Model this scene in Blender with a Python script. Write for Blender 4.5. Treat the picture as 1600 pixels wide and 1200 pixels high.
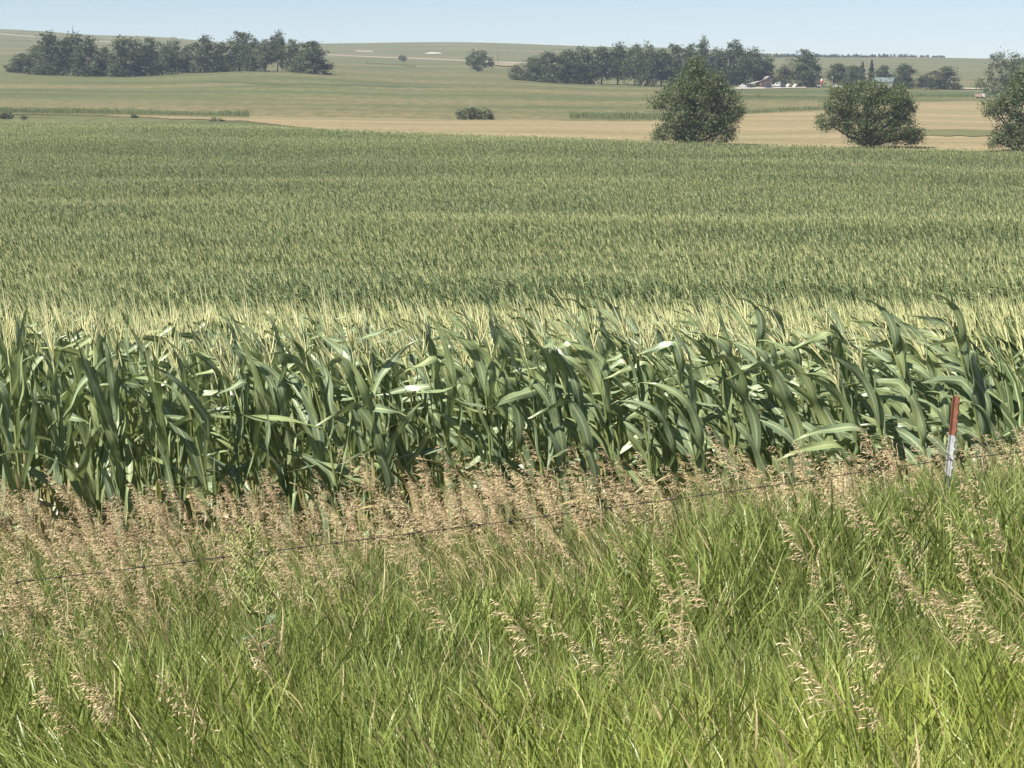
import bpy, math, random
import numpy as np
from mathutils import Vector

# ------------------------------------------------------------------ camera, sky, sun, exposure
scene = bpy.context.scene
for o in list(bpy.data.objects):
    bpy.data.objects.remove(o, do_unlink=True)
COL = scene.collection
EYE = 3.8                       # metres above the foot of the front corn row
FPX = 3000.0                    # focal length in photo pixels (1600 wide)
PITCH = math.atan(510.0 / FPX)

cam_d = bpy.data.cameras.new('camera')
cam_d.sensor_width = 36.0
cam_d.lens = 36.0 * FPX / 1600.0
cam_d.clip_start = 0.1
cam_d.clip_end = 20000.0
cam = bpy.data.objects.new('camera', cam_d)
COL.objects.link(cam)
cam.location = (0, 0, EYE)
cam.rotation_euler = (math.pi / 2 - PITCH, 0, 0)
scene.camera = cam

SUN_EL = math.radians(54)
SUN_AZ = math.radians(-128)      # from +Y towards +X
world = bpy.data.worlds.new('World')
scene.world = world
world.use_nodes = True
wn = world.node_tree
wn.nodes.clear()
sky = wn.nodes.new('ShaderNodeTexSky')
sky.sky_type = 'NISHITA'
sky.sun_disc = False
sky.sun_elevation = SUN_EL
sky.sun_rotation = SUN_AZ
sky.altitude = 600
sky.air_density = 0.60
sky.dust_density = 0.0
sky.ozone_density = 1.2
bg = wn.nodes.new('ShaderNodeBackground')
bg.inputs['Strength'].default_value = 0.05
wo = wn.nodes.new('ShaderNodeOutputWorld')
wn.links.new(sky.outputs[0], bg.inputs[0])
wn.links.new(bg.outputs[0], wo.inputs[0])

sun_d = bpy.data.lights.new('sun', 'SUN')
sun_d.energy = 5.0
sun_d.angle = math.radians(0.5)
sun_d.color = (1.0, 0.955, 0.88)
sun = bpy.data.objects.new('sun', sun_d)
COL.objects.link(sun)
to_sun = Vector((math.sin(SUN_AZ) * math.cos(SUN_EL), math.cos(SUN_AZ) * math.cos(SUN_EL), math.sin(SUN_EL)))
sun.rotation_euler = to_sun.to_track_quat('Z', 'Y').to_euler()
sun.location = (-20, -10, 60)

vs = scene.view_settings
vs.view_transform = 'Standard'
vs.look = 'None'
vs.exposure = 1.05
vs.gamma = 1.0
vs.use_curve_mapping = False
cy = scene.cycles
cy.max_bounces = 5
cy.diffuse_bounces = 3
cy.glossy_bounces = 2
cy.transmission_bounces = 3
cy.volume_bounces = 0
cy.transparent_max_bounces = 4
cy.caustics_reflective = False
cy.caustics_refractive = False
cy.use_denoising = True
cy.use_adaptive_sampling = True
cy.adaptive_threshold = 0.02
cy.sample_clamp_indirect = 4.0

# ------------------------------------------------------------------ helpers
SP, CP = math.sin(PITCH), math.cos(PITCH)


def row_slope(py):
    """z/Y of the ray through photo row py (on the picture's centre column)."""
    v = (600.0 - py) / FPX
    return (-SP + v * CP) / (CP + v * SP)


def rowz(Y, py):
    return row_slope(py) * Y


def interp(tab, x):
    xs = [a for a, b in tab]
    ys = [b for a, b in tab]
    return np.interp(x, xs, ys)


def sstep(a, b, x):
    t = np.clip((x - a) / (b - a), 0, 1)
    return t * t * (3 - 2 * t)


_rs = np.random.RandomState(5)
_NT = _rs.rand(256, 256)


def vnoise(x, y):
    """smooth value noise in 0..1"""
    x = np.asarray(x, float); y = np.asarray(y, float)
    xi = np.floor(x).astype(int); yi = np.floor(y).astype(int)
    fx = x - xi; fy = y - yi
    fx = fx * fx * (3 - 2 * fx); fy = fy * fy * (3 - 2 * fy)
    a = _NT[xi & 255, yi & 255]; b = _NT[(xi + 1) & 255, yi & 255]
    c = _NT[xi & 255, (yi + 1) & 255]; d = _NT[(xi + 1) & 255, (yi + 1) & 255]
    return (a * (1 - fx) + b * fx) * (1 - fy) + (c * (1 - fx) + d * fx) * fy


# terrain: eye-relative heights.  Near part is a road bank and the falling corn field.
CORN_H = 2.0
_near = [(-30, -1.75), (0, -1.75), (2, -1.85), (4, -2.3), (5.5, -2.66), (8.2, -3.12), (10.7, -3.34), (13, -3.72), (14.5, -3.93)]
_canopy_rows = [(17, 491), (20, 489), (26, 483), (34, 474), (45, 461), (60, 442), (75, 421), (90, 400), (108, 370), (130, 341), (158, 315),
                (190, 290), (250, 250), (300, 213), (330, 200), (360, 190), (390, 183)]
for _Y, _r in _canopy_rows:
    _near.append((_Y, rowz(_Y, _r) - CORN_H))
# far part: photo rows of the land at distances, for a few columns
_farY = [430, 560, 800, 1100, 1550, 2100, 2700, 4500]
_far = {-900: [180, 150, 110, 92, 68, 45, 55, 70],
        0: [180, 152, 116, 96, 70, 46, 56, 72],
        200: [181, 153, 118, 98, 76, 56, 62, 76],
        420: [183, 153, 112, 100, 86, 69, 74, 82],
        700: [187, 157, 124, 104, 88, 66, 72, 82],
        1000: [190, 160, 136, 114, 92, 74, 80, 86],
        1300: [190, 163, 140, 120, 100, 87.5, 89, 90],
        1600: [196, 166, 144, 122, 103, 92, 92, 92],
        2500: [196, 166, 144, 122, 103, 92, 92, 92]}
_cols = sorted(_far)


def _mono(xs, ys, x):
    """piecewise cubic (catmull-rom on irregular knots, monotone-ish)"""
    xs = np.asarray(xs, float); ys = np.asarray(ys, float)
    d = np.diff(ys) / np.diff(xs)
    m = np.zeros_like(ys)
    m[1:-1] = np.where(d[:-1] * d[1:] > 0, 2 * d[:-1] * d[1:] / (d[:-1] + d[1:] + 1e-12), 0.0)
    m[0] = d[0]; m[-1] = d[-1]
    x = np.clip(x, xs[0], xs[-1])
    i = np.clip(np.searchsorted(xs, x) - 1, 0, len(xs) - 2)
    h = xs[i + 1] - xs[i]
    t = (x - xs[i]) / h
    return ((2 * t**3 - 3 * t**2 + 1) * ys[i] + (t**3 - 2 * t**2 + t) * h * m[i]
            + (-2 * t**3 + 3 * t**2) * ys[i + 1] + (t**3 - t**2) * h * m[i + 1])


_NX = [a for a, b in _near]
_NZ = [b for a, b in _near]
_FZ = np.array([[rowz(Y, r) for Y, r in zip(_farY, _far[c])] for c in _cols])
_UC = np.array([(c - 800.0) / FPX for c in _cols])


def ground(x, Y):
    """world height of the ground"""
    x = np.asarray(x, float); Y = np.asarray(Y, float)
    x, Y = np.broadcast_arrays(x, Y)
    zn = _mono(_NX, _NZ, Y)
    # small lift to the right by the fence, slight undulation
    zn = zn + 0.14 * sstep(0.5, 3.5, x) * sstep(5, 9, Y) * (1 - sstep(11, 13, Y))
    zn = zn + 0.05 * (vnoise(x * 0.8 + 9, Y * 0.8) - 0.5) * (1 - sstep(12, 20, Y))
    zn = zn + (vnoise(x * 0.03 + 3, Y * 0.045) - 0.5) * 0.9 * sstep(24, 60, Y)
    u = x / np.maximum(Y, 60.0)
    zf_cols = np.stack([_mono(_farY, row, Y) for row in _FZ])       # ncols x N
    uc = np.clip(u, _UC[0], _UC[-1])
    i = np.clip(np.searchsorted(_UC, uc) - 1, 0, len(_UC) - 2)
    t = (uc - _UC[i]) / (_UC[i + 1] - _UC[i])
    t = t * t * (3 - 2 * t)
    a = np.take_along_axis(zf_cols, i[None], 0)[0]
    b = np.take_along_axis(zf_cols, i[None] + 1, 0)[0]
    zf = a * (1 - t) + b * t
    w = sstep(335, 430, Y)
    z = zn * (1 - w) + zf * w
    return z + EYE


def G(x, Y):
    return float(ground(np.array([x]), np.array([Y]))[0])


def px_x(px, Y, z):
    depth = Y * CP - (z - EYE) * SP
    return (px - 800.0) / FPX * depth


def row_of(Y, z):
    d = Y * CP - (z - EYE) * SP
    v = Y * SP + (z - EYE) * CP
    return 600.0 - FPX * v / d


_scanY = np.exp(np.linspace(math.log(288), math.log(2200), 2800))


def hit(px, py, lift=0.0):
    """point on the far land seen at photo pixel (px, py)"""
    xx = (px - 800.0) / FPX * _scanY * 1.0145
    zz = ground(xx, _scanY) + lift
    rows = row_of(_scanY, zz)
    k = np.argmax(rows <= py)
    if rows[k] > py:
        k = int(np.argmin(rows))
    Y = float(_scanY[k])
    z = float(zz[k])
    return (px_x(px, Y, z), Y, z)


class MB:
    """collects geometry for one mesh, with two float attributes per vertex"""
    def __init__(self):
        self.v = []; self.f = []; self.m = []; self.a = []; self.b = []; self.r = []

    def quadstrip(self, rows, mat=0, across=None, along=None, rnd=0.0):
        base = len(self.v)
        n = len(rows[0])
        for j, row in enumerate(rows):
            for k, p in enumerate(row):
                self.v.append(tuple(p))
                self.a.append(across[k] if across else 0.0)
                self.b.append(along[j] if along else 0.0)
                self.r.append(rnd)
        for j in range(len(rows) - 1):
            for k in range(n - 1):
                i = base + j * n + k
                self.f.append((i, i + 1, i + n + 1, i + n)); self.m.append(mat)

    def tube(self, pts, radii, sides=5, mat=0, cap=True, rnd=0.0):
        base = len(self.v)
        P = [Vector(p) for p in pts]
        n = len(P)
        ref = None
        for j in range(n):
            t = (P[min(j + 1, n - 1)] - P[max(j - 1, 0)])
            if t.length < 1e-9:
                t = Vector((0, 0, 1))
            t.normalize()
            if ref is None:
                ref = t.cross(Vector((0, 1, 0.137)))
                if ref.length < 1e-3:
                    ref = t.cross(Vector((1, 0, 0)))
            s = (ref - t * ref.dot(t)).normalized()
            ref = s
            q = t.cross(s)
            for k in range(sides):
                an = 2 * math.pi * k / sides
                p = P[j] + (s * math.cos(an) + q * math.sin(an)) * radii[j]
                self.v.append(tuple(p)); self.a.append(0.0); self.b.append(j / (n - 1)); self.r.append(rnd)
        for j in range(n - 1):
            for k in range(sides):
                k2 = (k + 1) % sides
                self.f.append((base + j * sides + k, base + j * sides + k2, base + (j + 1) * sides + k2, base + (j + 1) * sides + k))
                self.m.append(mat)
        if cap:
            self.f.append(tuple(base + (n - 1) * sides + k for k in range(sides))); self.m.append(mat)
            self.f.append(tuple(base + k for k in reversed(range(sides)))); self.m.append(mat)

    def box(self, c, s, mat=0, rotz=0.0, taper=(1, 1), shear=(0, 0)):
        base = len(self.v)
        cr, sr = math.cos(rotz), math.sin(rotz)
        for z in (-1, 1):
            tx, ty = (taper if z > 0 else (1, 1))
            ox, oy = (shear if z > 0 else (0, 0))
            for x, y in ((-1, -1), (1, -1), (1, 1), (-1, 1)):
                X = x * s[0] / 2 * tx + ox; Yy = y * s[1] / 2 * ty + oy
                self.v.append((c[0] + X * cr - Yy * sr, c[1] + X * sr + Yy * cr, c[2] + z * s[2] / 2))
                self.a.append(0); self.b.append(0); self.r.append(0)
        for q in ((0, 3, 2, 1), (4, 5, 6, 7), (0, 1, 5, 4), (1, 2, 6, 5), (2, 3, 7, 6), (3, 0, 4, 7)):
            self.f.append(tuple(base + i for i in q)); self.m.append(mat)

    def poly(self, pts, mat=0):
        base = len(self.v)
        for p in pts:
            self.v.append(tuple(p)); self.a.append(0); self.b.append(0); self.r.append(0)
        self.f.append(tuple(range(base, base + len(pts)))); self.m.append(mat)

    def prism(self, profile, y0, y1, mat=0):
        """profile in x,z extruded along y"""
        a = [(x, y0, z) for x, z in profile]; b = [(x, y1, z) for x, z in profile]
        n = len(profile)
        self.poly(a, mat); self.poly(b[::-1], mat)
        for i in range(n):
            j = (i + 1) % n
            self.poly([a[j], a[i], b[i], b[j]], mat)

    def add(self, o):
        base = len(self.v)
        self.v += o.v; self.a += o.a; self.b += o.b; self.r += o.r
        self.f += [tuple(i + base for i in q) for q in o.f]; self.m += o.m

    def mesh(self, name, mats, smooth=False):
        me = bpy.data.meshes.new(name)
        me.from_pydata(self.v, [], self.f)
        for m in mats:
            me.materials.append(m)
        if len(mats) > 1:
            me.polygons.foreach_set('material_index', self.m)
        for nm, dat in (('across', self.a), ('along', self.b), ('rnd', self.r)):
            at = me.attributes.new(nm, 'FLOAT', 'POINT')
            at.data.foreach_set('value', dat)
        if smooth:
            me.polygons.foreach_set('use_smooth', [True] * len(me.polygons))
        me.update()
        return me


def obj(name, me, parent=None, loc=None, rot=None, scl=None, kind=None, label=None, cat=None, group=None):
    o = bpy.data.objects.new(name, me)
    COL.objects.link(o)
    if parent is not None:
        o.parent = parent
    if loc is not None:
        o.location = loc
    if rot is not None:
        o.rotation_euler = rot
    if scl is not None:
        o.scale = scl
    if kind:
        o['kind'] = kind
    if label:
        o['label'] = label
    if cat:
        o['category'] = cat
    if group:
        o['group'] = group
    return o


# ------------------------------------------------------------------ materials
def new_mat(name):
    m = bpy.data.materials.new(name)
    m.use_nodes = True
    nt = m.node_tree
    nt.nodes.clear()
    out = nt.nodes.new('ShaderNodeOutputMaterial')
    return m, nt, out


def N(nt, typ, **kw):
    n = nt.nodes.new(typ)
    for k, v in kw.items():
        setattr(n, k, v)
    return n


def mixc(nt, fac, c1, c2, blend='MIX'):
    n = nt.nodes.new('ShaderNodeMix')
    n.data_type = 'RGBA'; n.blend_type = blend; n.clamp_factor = True
    for sock, val in ((n.inputs[0], fac), (n.inputs[6], c1), (n.inputs[7], c2)):
        if isinstance(val, bpy.types.NodeSocket):
            nt.links.new(val, sock)
        elif isinstance(val, tuple):
            sock.default_value = (*val, 1.0) if len(val) == 3 else val
        else:
            sock.default_value = val
    return n.outputs[2]


def maprange(nt, val, a, b, c=0.0, d=1.0, smooth=False):
    n = nt.nodes.new('ShaderNodeMapRange')
    if smooth:
        n.interpolation_type = 'SMOOTHSTEP'
    nt.links.new(val, n.inputs[0])
    for i, x in ((1, a), (2, b), (3, c), (4, d)):
        n.inputs[i].default_value = x
    return n.outputs[0]


def noise(nt, vec, scale, detail=4.0, rough=0.55):
    n = nt.nodes.new('ShaderNodeTexNoise')
    n.inputs['Scale'].default_value = scale
    n.inputs['Detail'].default_value = detail
    n.inputs['Roughness'].default_value = rough
    if vec is not None:
        nt.links.new(vec, n.inputs['Vector'])
    return n.outputs[0]


def attr(nt, name, typ='GEOMETRY'):
    n = nt.nodes.new('ShaderNodeAttribute')
    n.attribute_name = name
    n.attribute_type = typ
    return n


def geo_pos(nt, sx=1, sy=1, sz=1):
    g = nt.nodes.new('ShaderNodeNewGeometry')
    m = nt.nodes.new('ShaderNodeMapping')
    m.inputs['Scale'].default_value = (sx, sy, sz)
    nt.links.new(g.outputs['Position'], m.inputs['Vector'])
    return m.outputs[0]


def leafy(nt, out, col, rough=0.5, trans=0.3, spec=0.4, tcol=None):
    p = nt.nodes.new('ShaderNodeBsdfPrincipled')
    nt.links.new(col, p.inputs['Base Color'])
    p.inputs['Roughness'].default_value = rough
    p.inputs['Specular IOR Level'].default_value = spec
    if trans <= 0:
        nt.links.new(p.outputs[0], out.inputs[0])
        return p
    t = nt.nodes.new('ShaderNodeBsdfTranslucent')
    nt.links.new(tcol if tcol is not None else col, t.inputs[0])
    mx = nt.nodes.new('ShaderNodeMixShader')
    mx.inputs[0].default_value = trans
    nt.links.new(p.outputs[0], mx.inputs[1])
    nt.links.new(t.outputs[0], mx.inputs[2])
    nt.links.new(mx.outputs[0], out.inputs[0])
    return p


def objrand(nt):
    n = nt.nodes.new('ShaderNodeObjectInfo')
    return n.outputs['Random']


def make_corn_leaf(name, instanced):
    m, nt, out = new_mat(name)
    rnd = attr(nt, 'rnd').outputs['Fac']
    across = attr(nt, 'across').outputs['Fac']
    along = attr(nt, 'along').outputs['Fac']
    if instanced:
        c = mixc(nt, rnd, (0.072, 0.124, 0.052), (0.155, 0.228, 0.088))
    else:
        c = mixc(nt, rnd, (0.172, 0.240, 0.142), (0.292, 0.372, 0.185))
    # fine lengthwise veins and blotches
    nz = noise(nt, geo_pos(nt, 14, 14, 5), 1.0, 3)
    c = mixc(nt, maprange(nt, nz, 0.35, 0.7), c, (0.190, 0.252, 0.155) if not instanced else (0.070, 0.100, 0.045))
    # each leaf turns yellower towards its tip
    tip = maprange(nt, along, 0.80, 1.0)
    c = mixc(nt, tip, c, (0.17, 0.19, 0.06))
    ab = nt.nodes.new('ShaderNodeMath'); ab.operation = 'ABSOLUTE'
    nt.links.new(across, ab.inputs[0])
    rib = maprange(nt, ab.outputs[0], 0.06, 0.26, 1.0, 0.0)
    c = mixc(nt, rib, c, (0.50, 0.55, 0.30))
    c = mixc(nt, maprange(nt, rnd, 1.4, 1.6), c, (0.46, 0.37, 0.19))
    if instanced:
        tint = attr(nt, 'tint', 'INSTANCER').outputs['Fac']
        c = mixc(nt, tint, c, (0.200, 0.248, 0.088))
    else:
        c = mixc(nt, maprange(nt, objrand(nt), 0.35, 1.0, 0.0, 0.55), c, (0.36, 0.42, 0.15))
    p = leafy(nt, out, c, 0.43 if not instanced else 0.55, 0.28, 0.80 if not instanced else 0.4, mixc(nt, 0.35, c, (0.25, 0.32, 0.05)))
    bp = nt.nodes.new('ShaderNodeBump'); bp.inputs['Strength'].default_value = 0.25; bp.inputs['Distance'].default_value = 0.01
    nt.links.new(nz, bp.inputs['Height']); nt.links.new(bp.outputs[0], p.inputs['Normal'])
    return m


def simple_plant(name, c1, c2, rough=0.6, trans=0.2, spec=0.3, tintcol=None, nscale=9.0):
    m, nt, out = new_mat(name)
    rnd = attr(nt, 'rnd').outputs['Fac']
    c = mixc(nt, rnd, c1, c2)
    nz = noise(nt, geo_pos(nt), nscale, 2)
    dk = tuple(x * 0.72 for x in c1)
    c = mixc(nt, maprange(nt, nz, 0.45, 0.75, 0, 0.6), c, dk)
    if tintcol:
        tint = attr(nt, 'tint', 'INSTANCER').outputs['Fac']
        c = mixc(nt, tint, c, tintcol)
    leafy(nt, out, c, rough, trans, spec)
    return m


M = {}
M['corn_leaf'] = make_corn_leaf('corn_leaf', False)
M['corn_leaf_field'] = make_corn_leaf('corn_leaf_field', True)
M['corn_stalk'] = simple_plant('corn_stalk', (0.18, 0.22, 0.075), (0.25, 0.27, 0.10), 0.5, 0.0, 0.4)
M['tassel'] = simple_plant('tassel', (0.76, 0.73, 0.38), (0.90, 0.87, 0.52), 0.7, 0.25, 0.2)
M['tassel_field'] = simple_plant('tassel_field', (0.70, 0.71, 0.33), (0.88, 0.87, 0.46), 0.7, 0.2, 0.2)
M['brome_head'] = simple_plant('brome_head', (0.64, 0.47, 0.28), (0.92, 0.75, 0.49), 0.65, 0.25, 0.3, nscale=30)
_nt = M['brome_head'].node_tree
for _l in list(_nt.links):                       # heads ripen unevenly: golden to reddish brown
    if _l.to_node.type == 'BSDF_PRINCIPLED' and _l.to_socket.name == 'Base Color':
        _src = _l.from_socket
_rv = objrand(_nt)
_c = mixc(_nt, maprange(_nt, _rv, 0.0, 0.5, 0.40, 0.0), _src, (0.40, 0.26, 0.13))
_c = mixc(_nt, maprange(_nt, _rv, 0.5, 1.0, 0.0, 0.5), _c, (0.80, 0.68, 0.40))
for _n in _nt.nodes:
    if _n.type == 'BSDF_PRINCIPLED':
        _nt.links.new(_c, _n.inputs['Base Color'])
    if _n.type == 'BSDF_TRANSLUCENT':
        _nt.links.new(_c, _n.inputs[0])
M['brome_stem'] = simple_plant('brome_stem', (0.30, 0.28, 0.11), (0.42, 0.36, 0.17), 0.6, 0.1, 0.3)


def grass_mat():
    m, nt, out = new_mat('grass_blade')
    rnd = attr(nt, 'rnd').outputs['Fac']
    along = attr(nt, 'along').outputs['Fac']
    tint = attr(nt, 'tint').outputs['Fac']       # 0 blue-green .. 1 yellow-green
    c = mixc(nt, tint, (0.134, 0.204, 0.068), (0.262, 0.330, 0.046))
    c = mixc(nt, maprange(nt, rnd, 0.0, 0.9, 0.0, 0.60), c, (0.40, 0.455, 0.13))
    c = mixc(nt, maprange(nt, along, 0.55, 1.0, 0, 0.35), c, (0.34, 0.35, 0.13))
    c = mixc(nt, maprange(nt, rnd, 0.0, 0.34, 0.65, 0.0), c, (0.070, 0.115, 0.032))
    dry = maprange(nt, rnd, 0.955, 0.96)
    c = mixc(nt, dry, c, (0.50, 0.40, 0.22))
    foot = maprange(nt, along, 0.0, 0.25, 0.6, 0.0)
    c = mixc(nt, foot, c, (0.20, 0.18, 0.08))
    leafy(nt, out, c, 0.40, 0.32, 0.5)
    return m


M['grass'] = grass_mat()


def foliage(name, c1, c2, nscale, trans=0.22):
    m, nt, out = new_mat(name)
    rnd = attr(nt, 'rnd').outputs['Fac']
    c = mixc(nt, rnd, c1, c2)
    nz = noise(nt, geo_pos(nt), nscale, 3)
    c = mixc(nt, maprange(nt, nz, 0.4, 0.7, 0, 0.6), c, tuple(0.5 * (a + b) * 1.25 for a, b in zip(c1, c2)))
    leafy(nt, out, c, 0.5, trans, 0.35)
    return m


M['leaf_near'] = foliage('leaf_near', (0.070, 0.098, 0.038), (0.128, 0.158, 0.060), 0.6)
M['leaf_far'] = foliage('leaf_far', (0.050, 0.068, 0.030), (0.100, 0.120, 0.050), 0.15)
M['leaf_pale'] = foliage('leaf_pale', (0.085, 0.105, 0.050), (0.135, 0.150, 0.075), 0.15)
M['leaf_conifer'] = foliage('leaf_conifer', (0.034, 0.050, 0.028), (0.052, 0.070, 0.038), 0.3, 0.08)


def solid(name, col, rough=0.6, spec=0.3, metal=0.0, var=0.25, scale=3.0, bump=0.0):
    m, nt, out = new_mat(name)
    p = nt.nodes.new('ShaderNodeBsdfPrincipled')
    tc = nt.nodes.new('ShaderNodeTexCoord')
    nz = noise(nt, tc.outputs['Object'], scale, 5)
    c = mixc(nt, maprange(nt, nz, 0.35, 0.7), col, tuple(x * (1 - var) for x in col))
    nt.links.new(c, p.inputs['Base Color'])
    p.inputs['Roughness'].default_value = rough
    p.inputs['Specular IOR Level'].default_value = spec
    p.inputs['Metallic'].default_value = metal
    if bump:
        bp = nt.nodes.new('ShaderNodeBump'); bp.inputs['Strength'].default_value = bump
        nt.links.new(nz, bp.inputs['Height']); nt.links.new(bp.outputs[0], p.inputs['Normal'])
    nt.links.new(p.outputs[0], out.inputs[0])
    return m


M['bark'] = solid('bark', (0.16, 0.135, 0.105), 0.9, 0.1, 0, 0.4, 4, 0.5)
M['deadwood'] = solid('deadwood', (0.36, 0.32, 0.27), 0.9, 0.1, 0, 0.3, 4)
M['white_paint'] = solid('white_paint', (0.58, 0.58, 0.57), 0.35, 0.5, 0, 0.08)
M['brown_wood'] = solid('brown_wood', (0.16, 0.105, 0.085), 0.85, 0.2, 0, 0.35, 2)
M['dark_paint'] = solid('dark_paint', (0.035, 0.038, 0.045), 0.3, 0.5, 0, 0.2)
M['rubber'] = solid('rubber', (0.02, 0.02, 0.02), 0.8, 0.2)
M['glass'] = solid('glass', (0.03, 0.04, 0.05), 0.08, 0.6, 0, 0.05)
M['roof_green'] = solid('roof_green', (0.12, 0.15, 0.145), 0.7, 0.2, 0.0, 0.15)
M['roof_grey'] = solid('roof_grey', (0.30, 0.29, 0.275), 0.5, 0.4, 0.2, 0.2)
M['red_paint'] = solid('red_paint', (0.45, 0.10, 0.06), 0.5, 0.3, 0, 0.3)
M['silver'] = solid('silver', (0.62, 0.66, 0.64), 0.4, 0.5, 0.4, 0.2)
M['pole_wood'] = solid('pole_wood', (0.11, 0.09, 0.07), 0.9, 0.1)
M['post_red'] = solid('post_red', (0.23, 0.10, 0.062), 0.75, 0.2, 0, 0.35, 22)
M['post_white'] = solid('post_white', (0.42, 0.43, 0.42), 0.6, 0.3, 0, 0.35, 26)
M['post_green'] = solid('post_green', (0.10, 0.12, 0.085), 0.7, 0.3, 0, 0.3, 22)
M['rust_wire'] = solid('rust_wire', (0.085, 0.070, 0.058), 0.8, 0.2, 0.2, 0.3, 30)
M['weed_leaf'] = simple_plant('weed_leaf', (0.10, 0.155, 0.085), (0.16, 0.22, 0.12), 0.5, 0.2, 0.35)
M['weed_stem'] = simple_plant('weed_stem', (0.30, 0.34, 0.11), (0.40, 0.43, 0.16), 0.6, 0.1, 0.3)


def field_mat(name, c1, c2, c3, sx, sy, fine, edge=None):
    """land seen from far: broad streaks across, finer mottling"""
    m, nt, out = new_mat(name)
    p = nt.nodes.new('ShaderNodeBsdfPrincipled')
    a = noise(nt, geo_pos(nt, sx, sy, 0.0), 1.0, 5, 0.6)
    b = noise(nt, geo_pos(nt, fine, fine * 0.35, 0.0), 1.0, 4, 0.65)
    g = noise(nt, geo_pos(nt, sx * 0.3, sy * 0.35, 0.0), 1.0, 3, 0.5)
    c = mixc(nt, maprange(nt, a, 0.42, 0.58), c1, c2)
    c = mixc(nt, maprange(nt, g, 0.48, 0.66, 0, 0.8), c, c3)
    c = mixc(nt, maprange(nt, b, 0.35, 0.75, 0.0, 0.55), c, tuple(x * 0.62 for x in c1))
    nt.links.new(c, p.inputs['Base Color'])
    p.inputs['Roughness'].default_value = 0.95
    p.inputs['Specular IOR Level'].default_value = 0.1
    bp = nt.nodes.new('ShaderNodeBump'); bp.inputs['Strength'].default_value = 0.8; bp.inputs['Distance'].default_value = 0.5
    nt.links.new(b, bp.inputs['Height']); nt.links.new(bp.outputs[0], p.inputs['Normal'])
    nt.links.new(p.outputs[0], out.inputs[0])
    return m


M['pasture'] = field_mat('pasture', (0.1092, 0.1176, 0.0521), (0.1386, 0.1344, 0.0630), (0.1848, 0.1554, 0.0840), 0.011, 0.045, 0.30)
M['stubble'] = field_mat('stubble', (0.2523, 0.1975, 0.1108), (0.1782, 0.1656, 0.0848), (0.2890, 0.2312, 0.1368), 0.014, 0.13, 0.55)
M['green_strip'] = field_mat('green_strip', (0.0714, 0.0924, 0.0420), (0.0882, 0.1075, 0.0470), (0.1050, 0.1159, 0.0504), 0.02, 0.10, 0.6)
M['dirt_road'] = field_mat('dirt_road', (0.3024, 0.2604, 0.1932), (0.2604, 0.2268, 0.1680), (0.3192, 0.2772, 0.2100), 0.05, 0.1, 0.5)
M['pale_soil'] = field_mat('pale_soil', (0.4960, 0.4400, 0.3600), (0.4400, 0.3840, 0.3040), (0.5280, 0.4800, 0.4160), 0.05, 0.1, 0.5)


def ground_mat():
    """one land sheet: thatch and soil near, bare corn soil, pasture far (true land cover by place)"""
    m, nt, out = new_mat('land')
    p = nt.nodes.new('ShaderNodeBsdfPrincipled')
    a = noise(nt, geo_pos(nt, 0.011, 0.05, 0), 1.0, 5, 0.6)
    b = noise(nt, geo_pos(nt, 0.30, 0.11, 0), 1.0, 4, 0.65)
    g = noise(nt, geo_pos(nt, 0.0035, 0.014, 0), 1.0, 3, 0.5)
    c = mixc(nt, maprange(nt, a, 0.42, 0.58), (0.0842, 0.0977, 0.0422), (0.1341, 0.1341, 0.0613))
    c = mixc(nt, maprange(nt, g, 0.47, 0.60, 0, 0.75), c, (0.1915, 0.1552, 0.0814))
    c = mixc(nt, maprange(nt, b, 0.40, 0.62, 0.0, 0.7), c, (0.0718, 0.0823, 0.0364))
    s = noise(nt, geo_pos(nt, 5, 5, 5), 1.0, 6, 0.65)
    soil = mixc(nt, maprange(nt, s, 0.3, 0.7), (0.075, 0.058, 0.036), (0.15, 0.12, 0.07))
    gm = nt.nodes.new('ShaderNodeNewGeometry')
    sx = nt.nodes.new('ShaderNodeSeparateXYZ')
    nt.links.new(gm.outputs['Position'], sx.inputs[0])
    c = mixc(nt, maprange(nt, sx.outputs['Y'], 270, 300), soil, c)
    nt.links.new(c, p.inputs['Base Color'])
    p.inputs['Roughness'].default_value = 0.95
    p.inputs['Specular IOR Level'].default_value = 0.1
    bp = nt.nodes.new('ShaderNodeBump'); bp.inputs['Strength'].default_value = 0.8; bp.inputs['Distance'].default_value = 0.4
    nt.links.new(b, bp.inputs['Height']); nt.links.new(bp.outputs[0], p.inputs['Normal'])
    nt.links.new(p.outputs[0], out.inputs[0])
    return m


M['land'] = ground_mat()

# ------------------------------------------------------------------ the land
us = np.concatenate([np.linspace(-1.3, -0.36, 26)[:-1], np.linspace(-0.36, 0.36, 150), np.linspace(0.36, 1.3, 26)[1:]])
Ys = np.concatenate([np.linspace(-9, 20, 70)[:-1], np.exp(np.linspace(math.log(20), math.log(4500), 230))])
UU, YY = np.meshgrid(us, Ys)
XX = UU * (YY + 14.0)
ZZ = ground(XX.ravel(), YY.ravel()).reshape(XX.shape)
me = bpy.data.meshes.new('ground')
nr, nc = XX.shape
vv = np.stack([XX.ravel(), YY.ravel(), ZZ.ravel()], 1)
ii = (np.arange(nr - 1)[:, None] * nc + np.arange(nc - 1)[None]).ravel()
ff = np.stack([ii, ii + 1, ii + nc + 1, ii + nc], 1)
me.from_pydata(vv.tolist(), [], ff.tolist())
me.materials.append(M['land'])
me.polygons.foreach_set('use_smooth', [True] * len(me.polygons))
obj('ground', me, kind='structure')


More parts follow.
